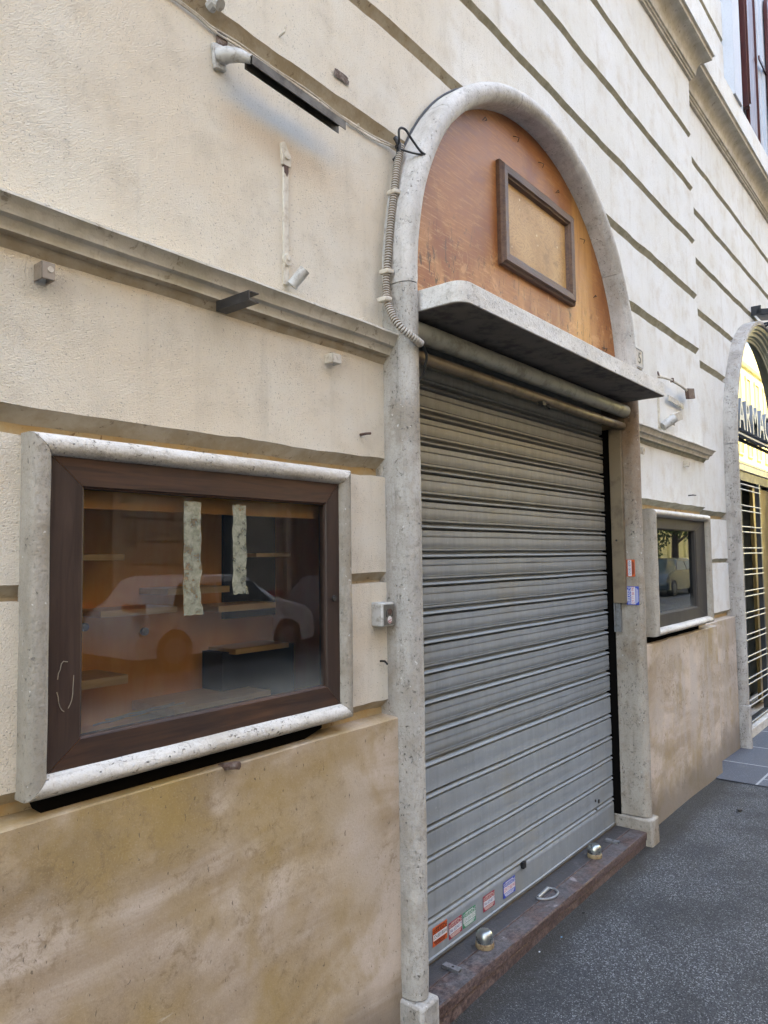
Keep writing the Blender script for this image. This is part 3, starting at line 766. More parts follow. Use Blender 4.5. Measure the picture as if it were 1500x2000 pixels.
# ------------------------------------------------------------------ display windows
MF = [(0, .004), (0, -.035), (.002, -.044), (.008, -.052), (.017, -.056), (.026, -.056), (.035, -.052), (.042, -.044), (.046, -.034), (.047, -.02), (.047, .02)]
def display_window(x0, x1, z0, z1, wood, woodh, glassm, gx0, gx1, gz0, gz1, lining, D=.056):
    MFs = [(t, y * D / .056 if y < 0 else y) for t, y in MF]; yw = -.034 * D / .056; yg = -.018 * D / .056
    W_ = empty('display_window', ((x0 + x1) / 2, 0, z0), B)
    for k, mt in ((0, 'rollH'), (1, 'rollV'), (2, 'rollH'), (3, 'rollV')):
        mb = MB(); frame_side(mb, k, x0, x1, z0, z1, MFs, .0008, 0, 24, .0022); mb.build('stone_surround', M[mt], W_, smooth=42)
    wx0, wx1, wz0, wz1 = x0 + .044, x1 - .044, z0 + .043, z1 - .042
    WP = lambda t: [(0, .03), (0, -.014), (t - .006, -.014), (t - .004, -.010), (t, -.009), (t, .012)]
    for k in range(4):
        mb = MB()
        cs = [(wx0, wz0), (wx1, wz0), (wx1, wz1), (wx0, wz1)]; ci = [(gx0, gz0), (gx1, gz0), (gx1, gz1), (gx0, gz1)]
        rows = []
        for q in range(9):
            f = q / 8; row = []
            for u, y in ((0, .03), (0, yw), (.92, yw), (.95, yw + .004), (1, yw + .006), (1, yg + .012)):
                a, c = k, (k + 1) % 4
                pa = [cs[a][i] * (1 - u) + ci[a][i] * u for i in (0, 1)]; pc = [cs[c][i] * (1 - u) + ci[c][i] * u for i in (0, 1)]
                g = .0006 / math.hypot(pc[0] - pa[0], pc[1] - pa[1]); ff = g + f * (1 - 2 * g)
                row.append((pa[0] + (pc[0] - pa[0]) * ff, y, pa[1] + (pc[1] - pa[1]) * ff))
            rows.append(row)
        mb.grid(rows); mb.build('sash_rail' if k in (0, 2) else 'sash_stile', woodh if k in (0, 2) else wood, W_, smooth=30)
    mb = MB(); mb.add([(gx0 - .01, yg, gz0 - .01), (gx1 + .01, yg, gz0 - .01), (gx1 + .01, yg, gz1 + .01), (gx0 - .01, yg, gz1 + .01)], [(0, 1, 2, 3)])
    mb.build('glass_pane', glassm, W_, smooth=0, fix=False)
    ix0, ix1 = x0 + .03, x1 - .012; iz0, iz1 = z0 + .05, z1 - .02
    mb = MB(); T = .012
    mb.box(ix0, ix1, .30, .30 + T, iz0, iz1); mb.box(ix0 - T, ix0, .004, .312, iz0, iz1); mb.box(ix1, ix1 + T, .004, .312, iz0, iz1)
    mb.box(ix0, ix1, -.004, .30, iz0 - T, iz0); mb.box(ix0, ix1, -.004, .30, iz1, iz1 + T)
    mb.build('case_lining', lining, W_)
    return W_
W1 = display_window(.714, 1.702, 1.062, 1.816, M['brown'], M['brownH'], M['glass'], .838, 1.597, 1.170, 1.704, M['case'])
W2 = display_window(4.30, 5.44, 1.064, 1.808, M['greyframe'], M['greyframe'], M['glassR'], 4.42, 5.17, 1.190, 1.690, M['navy'], .088)
mb = MB(); mb.poly([(.765, 1.018), (1.50, 1.018), (1.60, 1.044), (1.60, 1.068), (.745, 1.068)], -.010, .03); mb.build('gap_shade_strip', M['void'], W1)  # black strip added as painted shade between frame and dado ledge
mb = MB(); mb.box(4.33, 5.32, -.012, .03, 1.016, 1.068); mb.build('gap_shade_strip', M['void'], W2)  # same painted shade strip under the right window
mb = MB(); mb.tube([(1.631, -.034, 1.425), (1.631, -.040, 1.425)], .0090, 16); mb.tube([(1.631, -.040, 1.425), (1.631, -.0415, 1.425)], .0035, 10); mb.build('sash_lock', M['darkmetal'], W1)
for (x, z) in ((1.20, 1.345), (1.02, 1.372)):
    mb = MB(); mb.tube([(x, .298, z), (x, .288, z)], .011, 14); mb.tube([(x, .288, z), (x, .284, z)], .006, 10); mb.build('case_bolt', M['greymet'], W1)
mb = MB(); mb.box(.79, 1.69, .020, .034, 1.665, 1.715); mb.build('case_head_rail', M['case'], W1)
mb = MB(); mb.box(1.475, 1.70, .286, .298, 1.36, 1.70); mb.build('navy_panel', M['navy'], W1)
mb = MB(); mb.box(1.40, 1.70, .20, .295, 1.115, 1.27); mb.build('plinth_block', M['navy'], W1)
mb = MB(); mb.box(1.69, 1.70, .05, .08, 1.18, 1.66); mb.build('light_strip', flat('frosted_strip', (.30, .42, .45), .3), W1)
# peeled varnish lines on the left stile
mb = MB(); pp = []
for i in range(22):
    a = -.3 + 5.6 * i / 22; r = 1 + .18 * nz(i * .6, 2)
    pp.append((.798 + .018 * r * math.cos(a + 1.6), -.0346, 1.283 + .052 * r * math.sin(a + 1.6)))
for a, b_ in ((0, 6), (8, 13), (15, 21)): mb.tube(pp[a:b_ + 1], .0011, 5)
mb.build('peeled_varnish', paint('peeled_edge', (.24, .20, .15), .6), W1)
# shelves: loose boards fixed to the back of the case
for (x0, x1, y0, z, d, lab) in (
    (.86, 1.055, .16, 1.562, .016, 'small pine shelf board at the upper left behind the large glass'),
    (1.185, 1.395, .16, 1.468, .018, 'pine shelf board in the middle of the case, crossed by the long tape strip'),
    (.990, 1.215, .16, 1.420, .017, 'pine shelf board left of centre, below and left of the middle board'),
    (1.355, 1.575, .16, 1.411, .018, 'pine shelf board right of centre under the short tape strip'),
    (.85, 1.055, .14, 1.258, .022, 'thick pine shelf board low at the left of the large case'),
    (1.515, 1.66, .18, 1.563, .012, 'thin pine shelf board in front of the dark blue panel'),
    (1.425, 1.64, .17, 1.280, .016, 'pine shelf board resting on the dark block at the lower right'),
    (1.165, 1.50, .10, 1.158, .024, 'wide flat pine board lying on the floor of the large case')):
    mb = MB(); mb.box(x0, x1, y0, .298, z - d, z)
    tag(mb.build('shelf_board', M['shelf'], bevel=.0015), lab, 'shelf', 'shelves inside the display case')
def tape_strip(x0, x1, z0, z1, lab, sd_):
    mb = MB(); n = 30; rows = []
    for i in range(n + 1):
        z = z0 + (z1 - z0) * i / n
        e = .004 * nz(z * 30, sd_); e2 = .006 * nz(z * 26, sd_ + 4) + (.006 if i < 3 else 0)
        rows.append([(x0 + e + (x1 - x0 + e2 - e) * j / 6, -.0195 - .0015 * abs(nz(z * 40, j, sd_)), z + (.006 * nz(j * 2.2, sd_) if i in (0, n) else 0)) for j in range(7)])
    mb.grid(rows); tag(mb.build('tape_strip', M['tape'], fix=False), lab, 'tape', 'old tape strips stuck on the large display glass')
tape_strip(1.105, 1.157, 1.408, 1.691, 'long wide strip of yellowed tape on the large glass', 1)
tape_strip(1.259, 1.305, 1.453, 1.689, 'shorter, narrower strip of yellowed tape on the large glass', 2)
mb = MB(); pp = [(.875 + .24 * i / 12, -.012, 1.184 + .012 * i / 12 + .0012 * math.sin(i * 2)) for i in range(13)]
mb.tube(pp, .0022, 5); mb.tube([(p[0] + .01, -.012, p[2] + .005) for p in pp[1:-2]], .0022, 5)
tag(mb.build('washed_cord', M['conduit']), 'pale cord lying along the bottom of the large display glass', 'cord')

# ------------------------------------------------------------------ pharmacy front
PH = empty('pharmacy_shopfront', (PCX, .1, 0), B)
psec = [(.0, .13), (0, .035), (0, -.012), (.004, -.020), (.034, -.020), (.042, -.014), (.044, .0), (.044, .30)]
def psweep(name, a, b_, mat, parent, sec):
    mb = MB(); rows = []
    path = []
    if a == 'L': path = [(PCX - PRO, z, 1, 0) for z in (.31, .8, 1.4, 2.0, PCZ - .003)]
    elif a == 'R': path = [(PCX + PRO, z, -1, 0) for z in (.31, .8, 1.4, 2.0, PCZ - .003)]
    else:
        path = [(PCX + PRO * math.cos(math.radians(t)), PCZ + PRO * math.sin(math.radians(t)), -math.cos(math.radians(t)), -math.sin(math.radians(t))) for t in [a + (b_ - a) * i / 30 for i in range(31)]]
    for x, z, ax, az in path: rows.append([(x + ax * t, y, z + az * t) for t, y in sec])
    mb.grid(rows); mb.build(name, mat, parent, smooth=30)
psweep('stone_pier', 'L', 0, M['pharm'], PH, psec); psweep('stone_pier', 'R', 0, M['pharm'], PH, psec)
psweep('stone_arch', 179.9, .1, M['pharm'], PH, psec)
gsec = [(.043, .0), (.060, .004), (.072, .012), (.076, .03), (.095, .034), (.100, .055), (.128, .060), (.133, .085), (.150, .088), (.154, .10), (.185, .104), (.19, .11)]
M['greenrev'] = paint('green_tinted_reveal', (.42, .43, .33), .5, 0, (.25, .27, .17), .5, 6)
mb = MB(); rows = []
for i in range(41):
    t = math.radians(180 - 180 * i / 40); rows.append([(PCX + (PRO - q) * math.cos(t), y, PCZ + (PRO - q) * math.sin(t)) for q, y in gsec])
mb.grid(rows); mb.build('moulded_reveal', M['greenrev'], PH, smooth=30)
for s in (-1, 1):
    mb = MB(); mb.grid([[(PCX + s * (PRO - q), y, z) for q, y in gsec] for z in (2.346, PCZ)]); mb.grid([[(PCX + s * (PRO - q), y, z) for q, y in ((.043, .0), (.043, .30))] for z in (0, 2.35)]); mb.build('reveal_side', M['greenrev'], PH, smooth=30)
for s, x in ((1, PCX - PRO), (-1, PCX + PRO)):
    mb = MB(); xa, xb = sorted((x - s * .006, x + s * .052)); mb.box(xa, xb, -.030, .12, -.1, .308); mb.build('pier_base', M['pharm'], PH, bevel=.012)
mb = MB(); mb.box(PCX - 1.13, PCX + 1.13, .05, .45, -.1, .035); mb.build('marble_sill', M['rollH'], PH, bevel=.005)
mb = MB(); mb.box(PCX - 1.13, PCX + 1.13, .10, .16, 2.285, 2.345); mb.build('transom', M['gate'], PH, bevel=.004)
mb = MB(); mb.box(PCX - 1.13, PCX + 1.13, .115, .15, 2.20, 2.284); mb.build('transom_box', M['frontmetal'], PH)
pts = [(PCX - 1.13, 2.35), (PCX + 1.13, 2.35), (PCX + 1.13, PCZ)] + [(PCX + 1.13 * math.cos(math.radians(t)), PCZ + 1.13 * math.sin(math.radians(t))) for t in range(5, 176, 5)] + [(PCX - 1.13, PCZ)]
mb = MB(); mb.add([(x, .10, z) for x, z in pts], [tuple(range(len(pts)))]); mb.build('fanlight_glass', M['glassP'], PH, smooth=0, fix=False)
mb = MB(); mb.add([(PCX - 1.13, .26, .03), (PCX + 1.13, .26, .03), (PCX + 1.13, .26, 2.2), (PCX - 1.13, .26, 2.2)], [(0, 1, 2, 3)]); mb.build('door_glass', M['glassP'], PH, smooth=0, fix=False)
mb = MB(); mb.box(PCX - 1.0, PCX + 1.0, .50, .53, 0, 3.6); mb.build('shop_interior', flat('dim_green_interior', (.05, .11, .10), .8), PH)
mb = MB(); mb.box(7.20, 7.24, .20, .25, .04, 2.2); mb.box(7.46, 7.56, .20, .25, .04, 2.2); mb.box(6.86, 6.96, .20, .25, .04, 2.2); mb.build('door_mullions', M['frontmetal'], PH)
mb = MB(); mb.box(7.26, 7.45, .27, .275, .3, 2.2); mb.build('yellow_blind', flat('pale_yellow_blind', (.42, .38, .14), .5), PH)
mb = MB(); mb.box(7.86, 8.60, .17, .20, .1, 2.18); mb.build('brass_panel', M['brass'], PH)
mb = MB(); mb.box(6.62, 6.66, .10, .14, .04, 2.2); mb.box(7.80, 7.845, .10, .14, .04, 2.2); mb.box(6.80, 7.845, .10, .14, .04, .07); mb.build('gate_frame', M['frontmetal'], PH)
for k in range(12):
    z = 2.155 - .1905 * k
    for dz in (0, -.048):
        mb = MB(); mb.tube([(6.64, .092, z + dz), (7.80, .092, z + dz)], .0062, 8); mb.build('gate_bar', M['gate'], PH)
# letters of the sign: FARMACIA, each a thing's part
SG = thing('shop_sign', (PCX, .10, 2.62), 'raised metal pharmacy lettering across the arched fanlight', 'sign')
xs_ = [6.72, 6.915, 7.14, 7.40, 7.66, 7.875, 8.03, 8.20]
for ch, xx in zip('FARMACIA', xs_):
    me = text_mesh('letter', ch, .385, [M['lettside'], M['lettface']], xs=.78, ext=.035, bold=.004)
    me.transform(Matrix.Translation((xx, .055, 2.738)) @ WALL_M)
    for p in me.polygons: p.material_index = 1 if p.normal.y < -.9 else 0
    o = bpy.data.objects.new('letter', me); link(o); par(o, SG)
mb = MB(); mb.box(6.62, 8.60, .040, .075, 2.575, 2.592); mb.build('letter_rail', M['lettside'], SG)
FL = thing('floodlight', (7.9, -.05, 3.95), 'black floodlight bracketed to the wall above the pharmacy arch', 'floodlight')
mb = MB(); mb.obox((7.86, -.03, 3.86), (.12, 0, 0), (0, .08, .012), (0, -.004, .030)); mb.build('lamp_head', M['floodm'], FL, bevel=.008)
mb = MB(); mb.box(7.74, 7.765, .0, .088, 3.84, 3.93); mb.tube([(7.80, .088, 3.70), (7.80, -.05, 3.74), (7.86, -.14, 3.80)], .012, 8); mb.tube([(7.70, .088, 3.72), (7.78, -.12, 3.76)], .010, 8); mb.build('bracket', M['floodm'], FL)

# ------------------------------------------------------------------ upper window with shutters
UW = empty('upper_window', (7.6, 0, 5.5), B)
mb = MB(); mb.box(6.70, 6.95, -.085, .05, 5.50, 9.2); mb.build('rendered_jamb', M['bluewhite'], UW, bevel=.004)
mb = MB(); mb.box(6.95, 7.12, -.050, .05, 5.50, 9.2); mb.build('inner_jamb', paint('grey_blue_jamb', (.40, .46, .49), .7), UW)
mb = MB(); mb.box(7.10, 8.60, .30, .32, 5.4, 9.2); mb.build('window_glass', M['glassP'], UW)
mb = MB(); mb.box(8.04, 8.30, -.060, .10, 5.40, 9.2); mb.box(7.96, 8.04, -.035, .10, 5.40, 9.2); mb.box(7.90, 7.96, -.015, .10, 5.4, 9.2); mb.box(8.30, 8.66, -.01, .1, 5.4, 9.2); mb.build('moulded_jamb', M['bluewhite'], UW, bevel=.004)
mb = MB(); mb.box(7.20, 7.26, -.085, .0, 5.63, 9.1); mb.box(7.215, 7.245, -.098, -.084, 5.66, 9.1); mb.build('open_shutter', M['shutwood'], UW, bevel=.006)
mb = MB(); mb.box(7.45, 7.78, -.040, -.005, 5.30, 9.0); mb.box(7.78, 7.80, -.055, -.005, 5.30, 9.0); mb.build('shutter_stile', M['shutwood'], UW, bevel=.008)
pts = [(8.10, 5.3), (8.7, 5.3), (8.7, 7.3)] + [(8.30 - .20 * math.sin(t), 7.10 + .20 * math.cos(t)) for t in [PI / 2 * i / 6 for i in range(7)]]
mb = MB(); mb.poly(pts, -.11, -.07); mb.poly([(8.16 + (x - 8.1) * .9, z - .06 if z > 6 else z) for x, z in pts], -.125, -.109); mb.build('folded_shutter', M['shutwood'], UW, bevel=.008)
mb = MB(); mb.box(7.80, 8.12, -.075, -.062, 6.40, 6.44); mb.build('hinge_strap', M['shutwood'], UW)

# ------------------------------------------------------------------ fixtures on the wall
T = thing('lamp_trough', (1.24, 0, 2.90), 'long brown metal trough held off the wall on a white arm', 'lamp holder')
mb = MB(); mb.obox((1.222, -.006, 2.906), (.020, 0, .004), (0, .006, 0), (-.004, 0, .034)); mb.build('wall_plate', M['whitem'], T, bevel=.003)
mb = MB(); mb.tube([(1.225, -.006, 2.908), (1.235, -.03, 2.910), (1.252, -.06, 2.903), (1.272, -.082, 2.892)], .02, 12, rf=lambda i: (.024, .021, .017, .011)[i]); mb.build('arm', M['whitem'], T)
mb = MB(); X0_, X1_ = 1.262, 1.635; zt = lambda x: 2.894 - .012 * (x - X0_) / .37
for (ya, yb, za, zb) in ((-.098, -.066, 0, -.0025), (-.098, -.0955, -.0025, -.026), (-.0685, -.066, -.0025, -.026)):
    mb.add([(x, y, zt(x) + z) for x in (X0_, X1_) for y in (ya, yb) for z in (zb, za)], [(0, 1, 3, 2), (4, 6, 7, 5), (0, 4, 5, 1), (2, 3, 7, 6), (0, 2, 6, 4), (1, 5, 7, 3)])
mb.build('trough', M['trough'], T)
T = thing('strap_bracket', (1.468, 0, 2.33), 'painted vertical iron strap with a rivet and rusty patch', 'bracket')
mb = MB(); mb.box(1.459, 1.479, -.008, .002, 2.345, 2.700); mb.build('strap', M['plate'], T, bevel=.002)
mb = MB(); mb.poly([(1.450, 2.768), (1.463, 2.775), (1.489, 2.735), (1.487, 2.705), (1.455, 2.705)], -.010, .002); mb.tube([(1.470, -.009, 2.733), (1.470, -.016, 2.733)], .011, 14); mb.build('top_plate', M['plate'], T, bevel=.0015)
mb = MB(); mb.poly([(1.460, 2.708), (1.478, 2.706), (1.477, 2.685), (1.472, 2.672), (1.466, 2.680), (1.461, 2.682)], -.0092, .002); mb.build('rust_patch', M['rust'], T)
mb = MB(); mb.poly([(1.470 + .0135 * math.cos(t), 2.420 + .018 * math.sin(t)) for t in [2 * PI * i / 18 for i in range(18)]], -.014, .0); mb.tube([(1.470, -.014, 2.422), (1.470, -.017, 2.422)], .006, 12); mb.build('rivet_disc', M['plate'], T, bevel=.001)
def open_tube(name, a, b_, r, mat, lab, cat, group=None):
    mb = MB(); a = Vector(a); b_ = Vector(b_); d = (b_ - a).normalized(); n = 20
    u = d.cross(Vector((0, 0, 1))).normalized(); v = d.cross(u)
    ring = lambda c, rr: [tuple(c + rr * (math.cos(2 * PI * j / n) * u + math.sin(2 * PI * j / n) * v)) for j in range(n)]
    mb.grid([ring(a, r * .2), ring(a, r), ring(b_, r), ring(b_, r * .86), ring(a + d * .006, r * .86), ring(a + d * .006, r * .1)], 0, True)
    return tag(mb.build(name, mat, smooth=40), lab, cat, group)
open_tube('lamp_tube', (1.478, -.020, 2.342), (1.500, -.052, 2.388), .0165, M['whitem'], 'short grey-white open tube beside the foot of the iron strap', 'lamp tube')
# black square channel sticking out of the cornice
mb = MB(); xa, xb, za, zb = 1.203, 1.237, 2.196, 2.222
for (a, b_, c, d) in ((xa, xb, zb - .003, zb), (xa, xb, za, za + .003), (xa, xa + .003, za + .003, zb - .003)): mb.box(a, b_, -.150, -.02, c, d)
mb.box(xa + .003, xb, -.040, -.036, za + .003, zb - .003)
tag(mb.build('channel_stub', M['darkmetal']), 'black open square channel jutting from the left cornice', 'bracket')
def box_bracket(x, z, w_, h, mat, lab, tilt=0.0):
    T = thing('box_bracket', (x, 0, z), lab, 'bracket', 'small hollow brackets on the left wall')
    mb = MB(); mb.box(x - w_ / 2, x - w_ / 2 + .004, -.035, .002, z - h / 2, z + h / 2); mb.box(x - w_ / 2, x + w_ / 2, -.035, -.031, z - h / 2, z + h / 2)
    mb.box(x + w_ / 2 - .004, x + w_ / 2, -.031, .002, z - h / 2, z + h / 2); mb.build('folded_plate', mat, T, bevel=.002)
    mb = MB(); mb.tube([(x + .004, -.0352, z + .004), (x + .004, -.0365, z + .004)], .0065, 14); mb.build('bolt_hole', M['plate'], T)
box_bracket(.749, 2.165, .030, .038, M['bracketp'], 'brown folded metal bracket with a bolt hole, below the cornice at the far left')
box_bracket(1.655, 2.160, .040, .030, M['plate'], 'pale folded metal bracket with a bolt, below the cornice near the doorway')
# key switch
T = thing('key_switch', (1.88, 0, 1.32), 'grey boxed key switch with up and down arrows beside the door jamb', 'key switch')
mb = MB(); mb.box(1.846, 1.908, -.046, .004, 1.321, 1.399); mb.build('housing', M['whitem'], T, bevel=.005)
mb = MB(); mb.box(1.853, 1.906, -.0485, -.0455, 1.327, 1.392); mb.build('face_plate', paint('worn_face_plate', (.17, .16, .135), .4, .4, (.08, .07, .06), .4, 60), T)
mb = MB(); mb.tube([(1.879, -.048, 1.369), (1.879, -.052, 1.369)], .0095, 16); mb.build('key_barrel', M['rust'], T)
mb = MB()
for s in (-1, 1):
    mb.tube([(1.879 + s * .0165 * math.cos(t), -.0488, 1.362 + .0165 * math.sin(t)) for t in [1.2 - 1.7 * i / 8 for i in range(9)]], .0013, 5)
    mb.poly([(1.879 + s * .018, 1.358), (1.879 + s * .0125, 1.351), (1.879 + s * .011, 1.357)], -.0494, -.0485)
mb.build('arrow_marks', M['black'], T)
mb = MB(); mb.poly([(1.880 + .0105 * math.cos(t), 1.3425 + .0125 * math.sin(t)) for t in [2 * PI * i / 22 for i in range(22)]], -.0496, -.0487); mb.build('round_sticker', flat('sticker_white', (.62, .60, .58)), T, smooth=0)
mb = MB(); mb.tube([(1.880 + .008 * math.cos(t), -.0498, 1.3425 + .0098 * math.sin(t)) for t in [-.6 - 2.4 * i / 8 for i in range(9)]], .0011, 5); mb.tube([(1.873, -.0498, 1.338), (1.887, -.0498, 1.344)], .0010, 5); mb.build('sticker_marks', flat('sticker_red', (.35, .03, .03)), T)
# conduit
T = thing('flexible_conduit', (1.93, -.05, 2.3), 'ribbed grey conduit running down the left door jamb and across it', 'conduit')
kp = [(2.004, -.030, 2.990), (1.972, -.034, 2.90), (1.951, -.036, 2.80), (1.928, -.037, 2.68), (1.911, -.038, 2.56), (1.895, -.040, 2.45), (1.882, -.060, 2.375), (1.884, -.100, 2.305), (1.925, -.124, 2.270), (1.972, -.127, 2.256)]
def spline(kp, n):
    out = []; P = [Vector(p) for p in kp]; P = [P[0] * 2 - P[1]] + P + [P[-1] * 2 - P[-2]]
    for i in range(1, len(P) - 2):
        for j in range(n):
            t = j / n; a, b_, c, d = P[i - 1:i + 3]
            out.append(.5 * ((2 * b_) + (c - a) * t + (2 * a - 5 * b_ + 4 * c - d) * t * t + (-a + 3 * b_ - 3 * c + d) * t ** 3))
    out.append(P[-2]); return out
sp_ = spline(kp, 40); rs = []; L = 0; pts = []; acc = 0
step_ = .0024; last = sp_[0]; pts = [last]
for p in sp_[1:]:
    while (p - last).length >= step_:
        last = last + (p - last).normalized() * step_; pts.append(last)
mb = MB(); mb.tube(pts, .012, 12, rf=lambda i: (.0128, .0138, .0128, .0092)[i % 4])
mb.mi = [1 if (k // 12) % 4 == 2 or (k // 12) % 4 == 3 and k % 2 < 0 else 0 for k in range(len(mb.f))]; mb.build('ribbed_tube', [M['conduit'], M['bartop']], T, smooth=60)
for (x, y, z) in ((1.951, -.036, 2.80), (1.901, -.038, 2.505), (1.874, -.05, 2.40)):
    mb = MB(); mb.obox((x, y, z), (.019, 0, .003), (0, .018, 0), (-.001, 0, .0075)); mb.build('saddle_clip', M['plate'], T, bevel=.003)
tag((lambda m: (m.tube(spline([(1.972, -.127, 2.256), (2.010, -.120, 2.235), (2.028, -.105, 2.205), (2.030, -.09, 2.170), (2.018, -.08, 2.15)], 8), .0038, 8), m.tube(spline([(1.975, -.124, 2.256), (2.014, -.115, 2.225), (2.022, -.10, 2.19)], 8), .003, 6), m)[-1])(MB()).build('loose_wire', M['black']), 'black wire hanging from the lower end of the ribbed conduit', 'wire')
mb = MB()
mb.tube(spline([(1.985, -.02, 2.985), (1.938, -.07, 2.960), (1.928, -.08, 2.998), (1.955, -.085, 3.008), (1.985, -.09, 2.985), (2.02, -.10, 2.955), (2.055, -.105, 2.950)], 8), .0042, 8)
mb.tube(spline([(1.985, -.02, 2.98), (1.995, -.08, 2.945), (2.03, -.10, 2.945), (2.055, -.105, 2.948)], 8), .0035, 8)
mb.tube(spline([(1.99, -.015, 3.02), (1.988, -.03, 2.99), (1.985, -.03, 2.95), (1.975, -.02, 2.93)], 8), .009, 8)
tag(mb.build('cut_wires', M['black']), 'bent black cut wires poking out where the arch meets the groove', 'wire')
mb = MB(); cb = spline([(-.4, -.004, 2.985), (.6, -.005, 2.99), (1.09, -.006, 2.985), (1.20, -.006, 2.972), (1.30, -.007, 2.974), (1.48, -.006, 2.976), (1.68, -.006, 2.970), (1.86, -.006, 2.968), (1.985, -.012, 2.984)], 14)
mb.tube(cb, .0032, 7); mb.tube([p + Vector((0, -.002, .007 + .003 * math.sin(p.x * 21))) for p in cb], .0024, 6)
for x in (1.40, 1.62, 1.80): mb.tube([(x, 0, 2.975), (x, -.01, 2.986)], .004, 6)
tag(mb.build('surface_cable', M['plate']), 'thin painted twin cable running along the lip of the groove towards the arch', 'cable')
mb = MB(); mb.tube([(CX + 1.074 * math.cos(math.radians(a)), -.012 - .012 * math.sin(a * .3) ** 2, CZ + 1.074 * math.sin(math.radians(a))) for a in [80 - 50 * i / 40 for i in range(41)]], .0045, 7)
tag(mb.build('arch_cable', M['black']), 'thin black cable following the right outer edge of the arch', 'cable')
mb = MB(); mb.tube([(CX + 1.074 * math.cos(math.radians(a)), -.01, CZ + 1.074 * math.sin(math.radians(a))) for a in [152 - 35 * i / 30 for i in range(31)]], .0042, 7)
tag(mb.build('arch_cable', M['darkmetal']), 'dark cable tucked along the left outer edge of the arch', 'cable')
# holes and nails
def chip(x, z, w_, h, lab, mat='chip'):
    mb = MB(); n = 18
    rim = [(x + w_ * (1 + .25 * nz(i * .9, x)) * max(-.85, min(.85, 1.15 * math.cos(2 * PI * i / n))), -.0035, z + h * (1 + .25 * nz(i * .8, z)) * max(-.85, min(.85, 1.15 * math.sin(2 * PI * i / n)))) for i in range(n)]
    inn = [(x + (p[0] - x) * .7, -.0045, z + (p[2] - z) * .7) for p in rim]
    mb.grid([rim, inn], 0, True); mb.f.append(tuple(len(mb.v) - n + i for i in range(n))); mb.mi.append(0)
    o = mb.build('chipped_hole', M[mat], B, fix=False); o['label'] = lab; return o
chip(1.722, 3.112, .040, .017, 'small rectangular chipped hole with brick showing')
chip(1.235, 2.965, .022, .022, 'ragged broken hole under the groove')
def nail(pts, r, lab, mat='rust'):
    mb = MB(); mb.tube(pts, r, 7); tag(mb.build('wall_nail', M[mat]), lab, 'nail', 'old nails and stubs in the wall')
nail([(1.452, .002, 3.098), (1.455, -.018, 3.105), (1.458, -.020, 3.122)], .0035, 'small painted hook nail above the groove at the upper left', 'plate')
nail([(1.800, .002, 1.944), (1.806, -.020, 1.946), (1.822, -.026, 1.948)], .0045, 'bent rusty nail above the lower groove near the left jamb')
nail([(1.918 - .03, .002, 1.205), (1.885, -.022, 1.207), (1.894, -.026, 1.196)], .0035, 'short black hook nail beside the jamb below the key switch', 'black')
nail([(1.218, -.02, 1.018), (1.222, -.075, 1.030), (1.226, -.085, 1.030)], .010, 'rusty stub under the bottom rail of the large stone frame')
nail([(5.24, .002, 1.94), (5.25, -.03, 1.942), (5.29, -.035, 1.942)], .004, 'small black pin above the right display window', 'black')
mb = MB(); mb.tube([(1.20, .004, 3.04), (1.20, -.02, 3.045), (1.205, -.035, 3.030)], .016, 10); tag(mb.build('ceramic_stub', M['whitem']), 'whitish stub plugged in the groove above the trough', 'stub')
# right wall fixtures
def eyelet(x, z, lab):
    T = thing('eye_bracket', (x, 0, z), lab, 'eye bracket', 'painted eye brackets under the right cornice')
    mb = MB(); mb.box(x - .03, x - .022, -.035, .002, z - .02, z + .02); mb.build('lug', M['plate'], T, bevel=.002)
    mb = MB(); mb.tube([(x + .017 * math.cos(t), -.026, z + .017 * math.sin(t)) for t in [2 * PI * i / 16 for i in range(17)]], .0055, 7, cap=False); mb.build('ring', M['plate'], T)
eyelet(4.32, 2.150, 'painted eye bracket under the right cornice, next to the door jamb')
eyelet(5.18, 2.150, 'painted eye bracket under the right cornice, near the wall corner')
T = thing('flood_arm', (4.72, 0, 2.68), 'thin peeling arm on the right wall ending in a rusty square plate', 'lamp arm')
mb = MB(); mb.tube([(4.70, 0, 2.668), (4.705, -.03, 2.66), (4.76, -.06, 2.65), (4.98, -.06, 2.645), (5.09, -.06, 2.635)], .0085, 8); mb.build('arm', M['plate'], T)
mb = MB(); mb.tube([(4.70, 0, 2.70), (4.70, -.012, 2.66)], .006, 6); mb.tube([(4.79, -.06, 2.664), (4.79, -.06, 2.640)], .012, 8); mb.build('knuckle', M['rust'], T)
mb = MB(); mb.obox((5.16, -.06, 2.625), (.070, 0, .012), (0, .012, 0), (-.010, 0, .034)); mb.build('square_plate', M['rust'], T, bevel=.004)
mb = MB(); mb.obox((4.98, -.02, 2.545), (.155, 0, -.006), (0, .003, 0), (.001, 0, .018)); mb.obox((5.06, -.0245, 2.542), (.030, 0, 0), (0, .002, 0), (0, 0, .013))
tag(mb.build('flat_tab', M['whitem'], bevel=.001), 'pale flat metal tab with a slot, below the rusty plate on the right wall', 'bracket')
T = thing('wall_spotlight', (4.72, 0, 2.36), 'small painted tube spotlight on the right wall above the cornice', 'spotlight')
mb = MB(); mb.box(4.672, 4.690, -.010, .002, 2.34, 2.64); mb.build('strap', M['plate'], T)
mb = MB(); mb.tube([(4.70, -.020, 2.345), (4.76, -.075, 2.400)], .028, 14); mb.build('barrel', M['whitem'], T)
mb = MB(); mb.obox((4.87, -.055, 2.425), (.050, -.012, .016), (.006, .012, 0), (-.012, 0, .026)); mb.tube([(4.80, -.06, 2.43), (4.80, -.06, 2.36)], .007, 6); mb.build('clamp', M['plate'], T, bevel=.002)
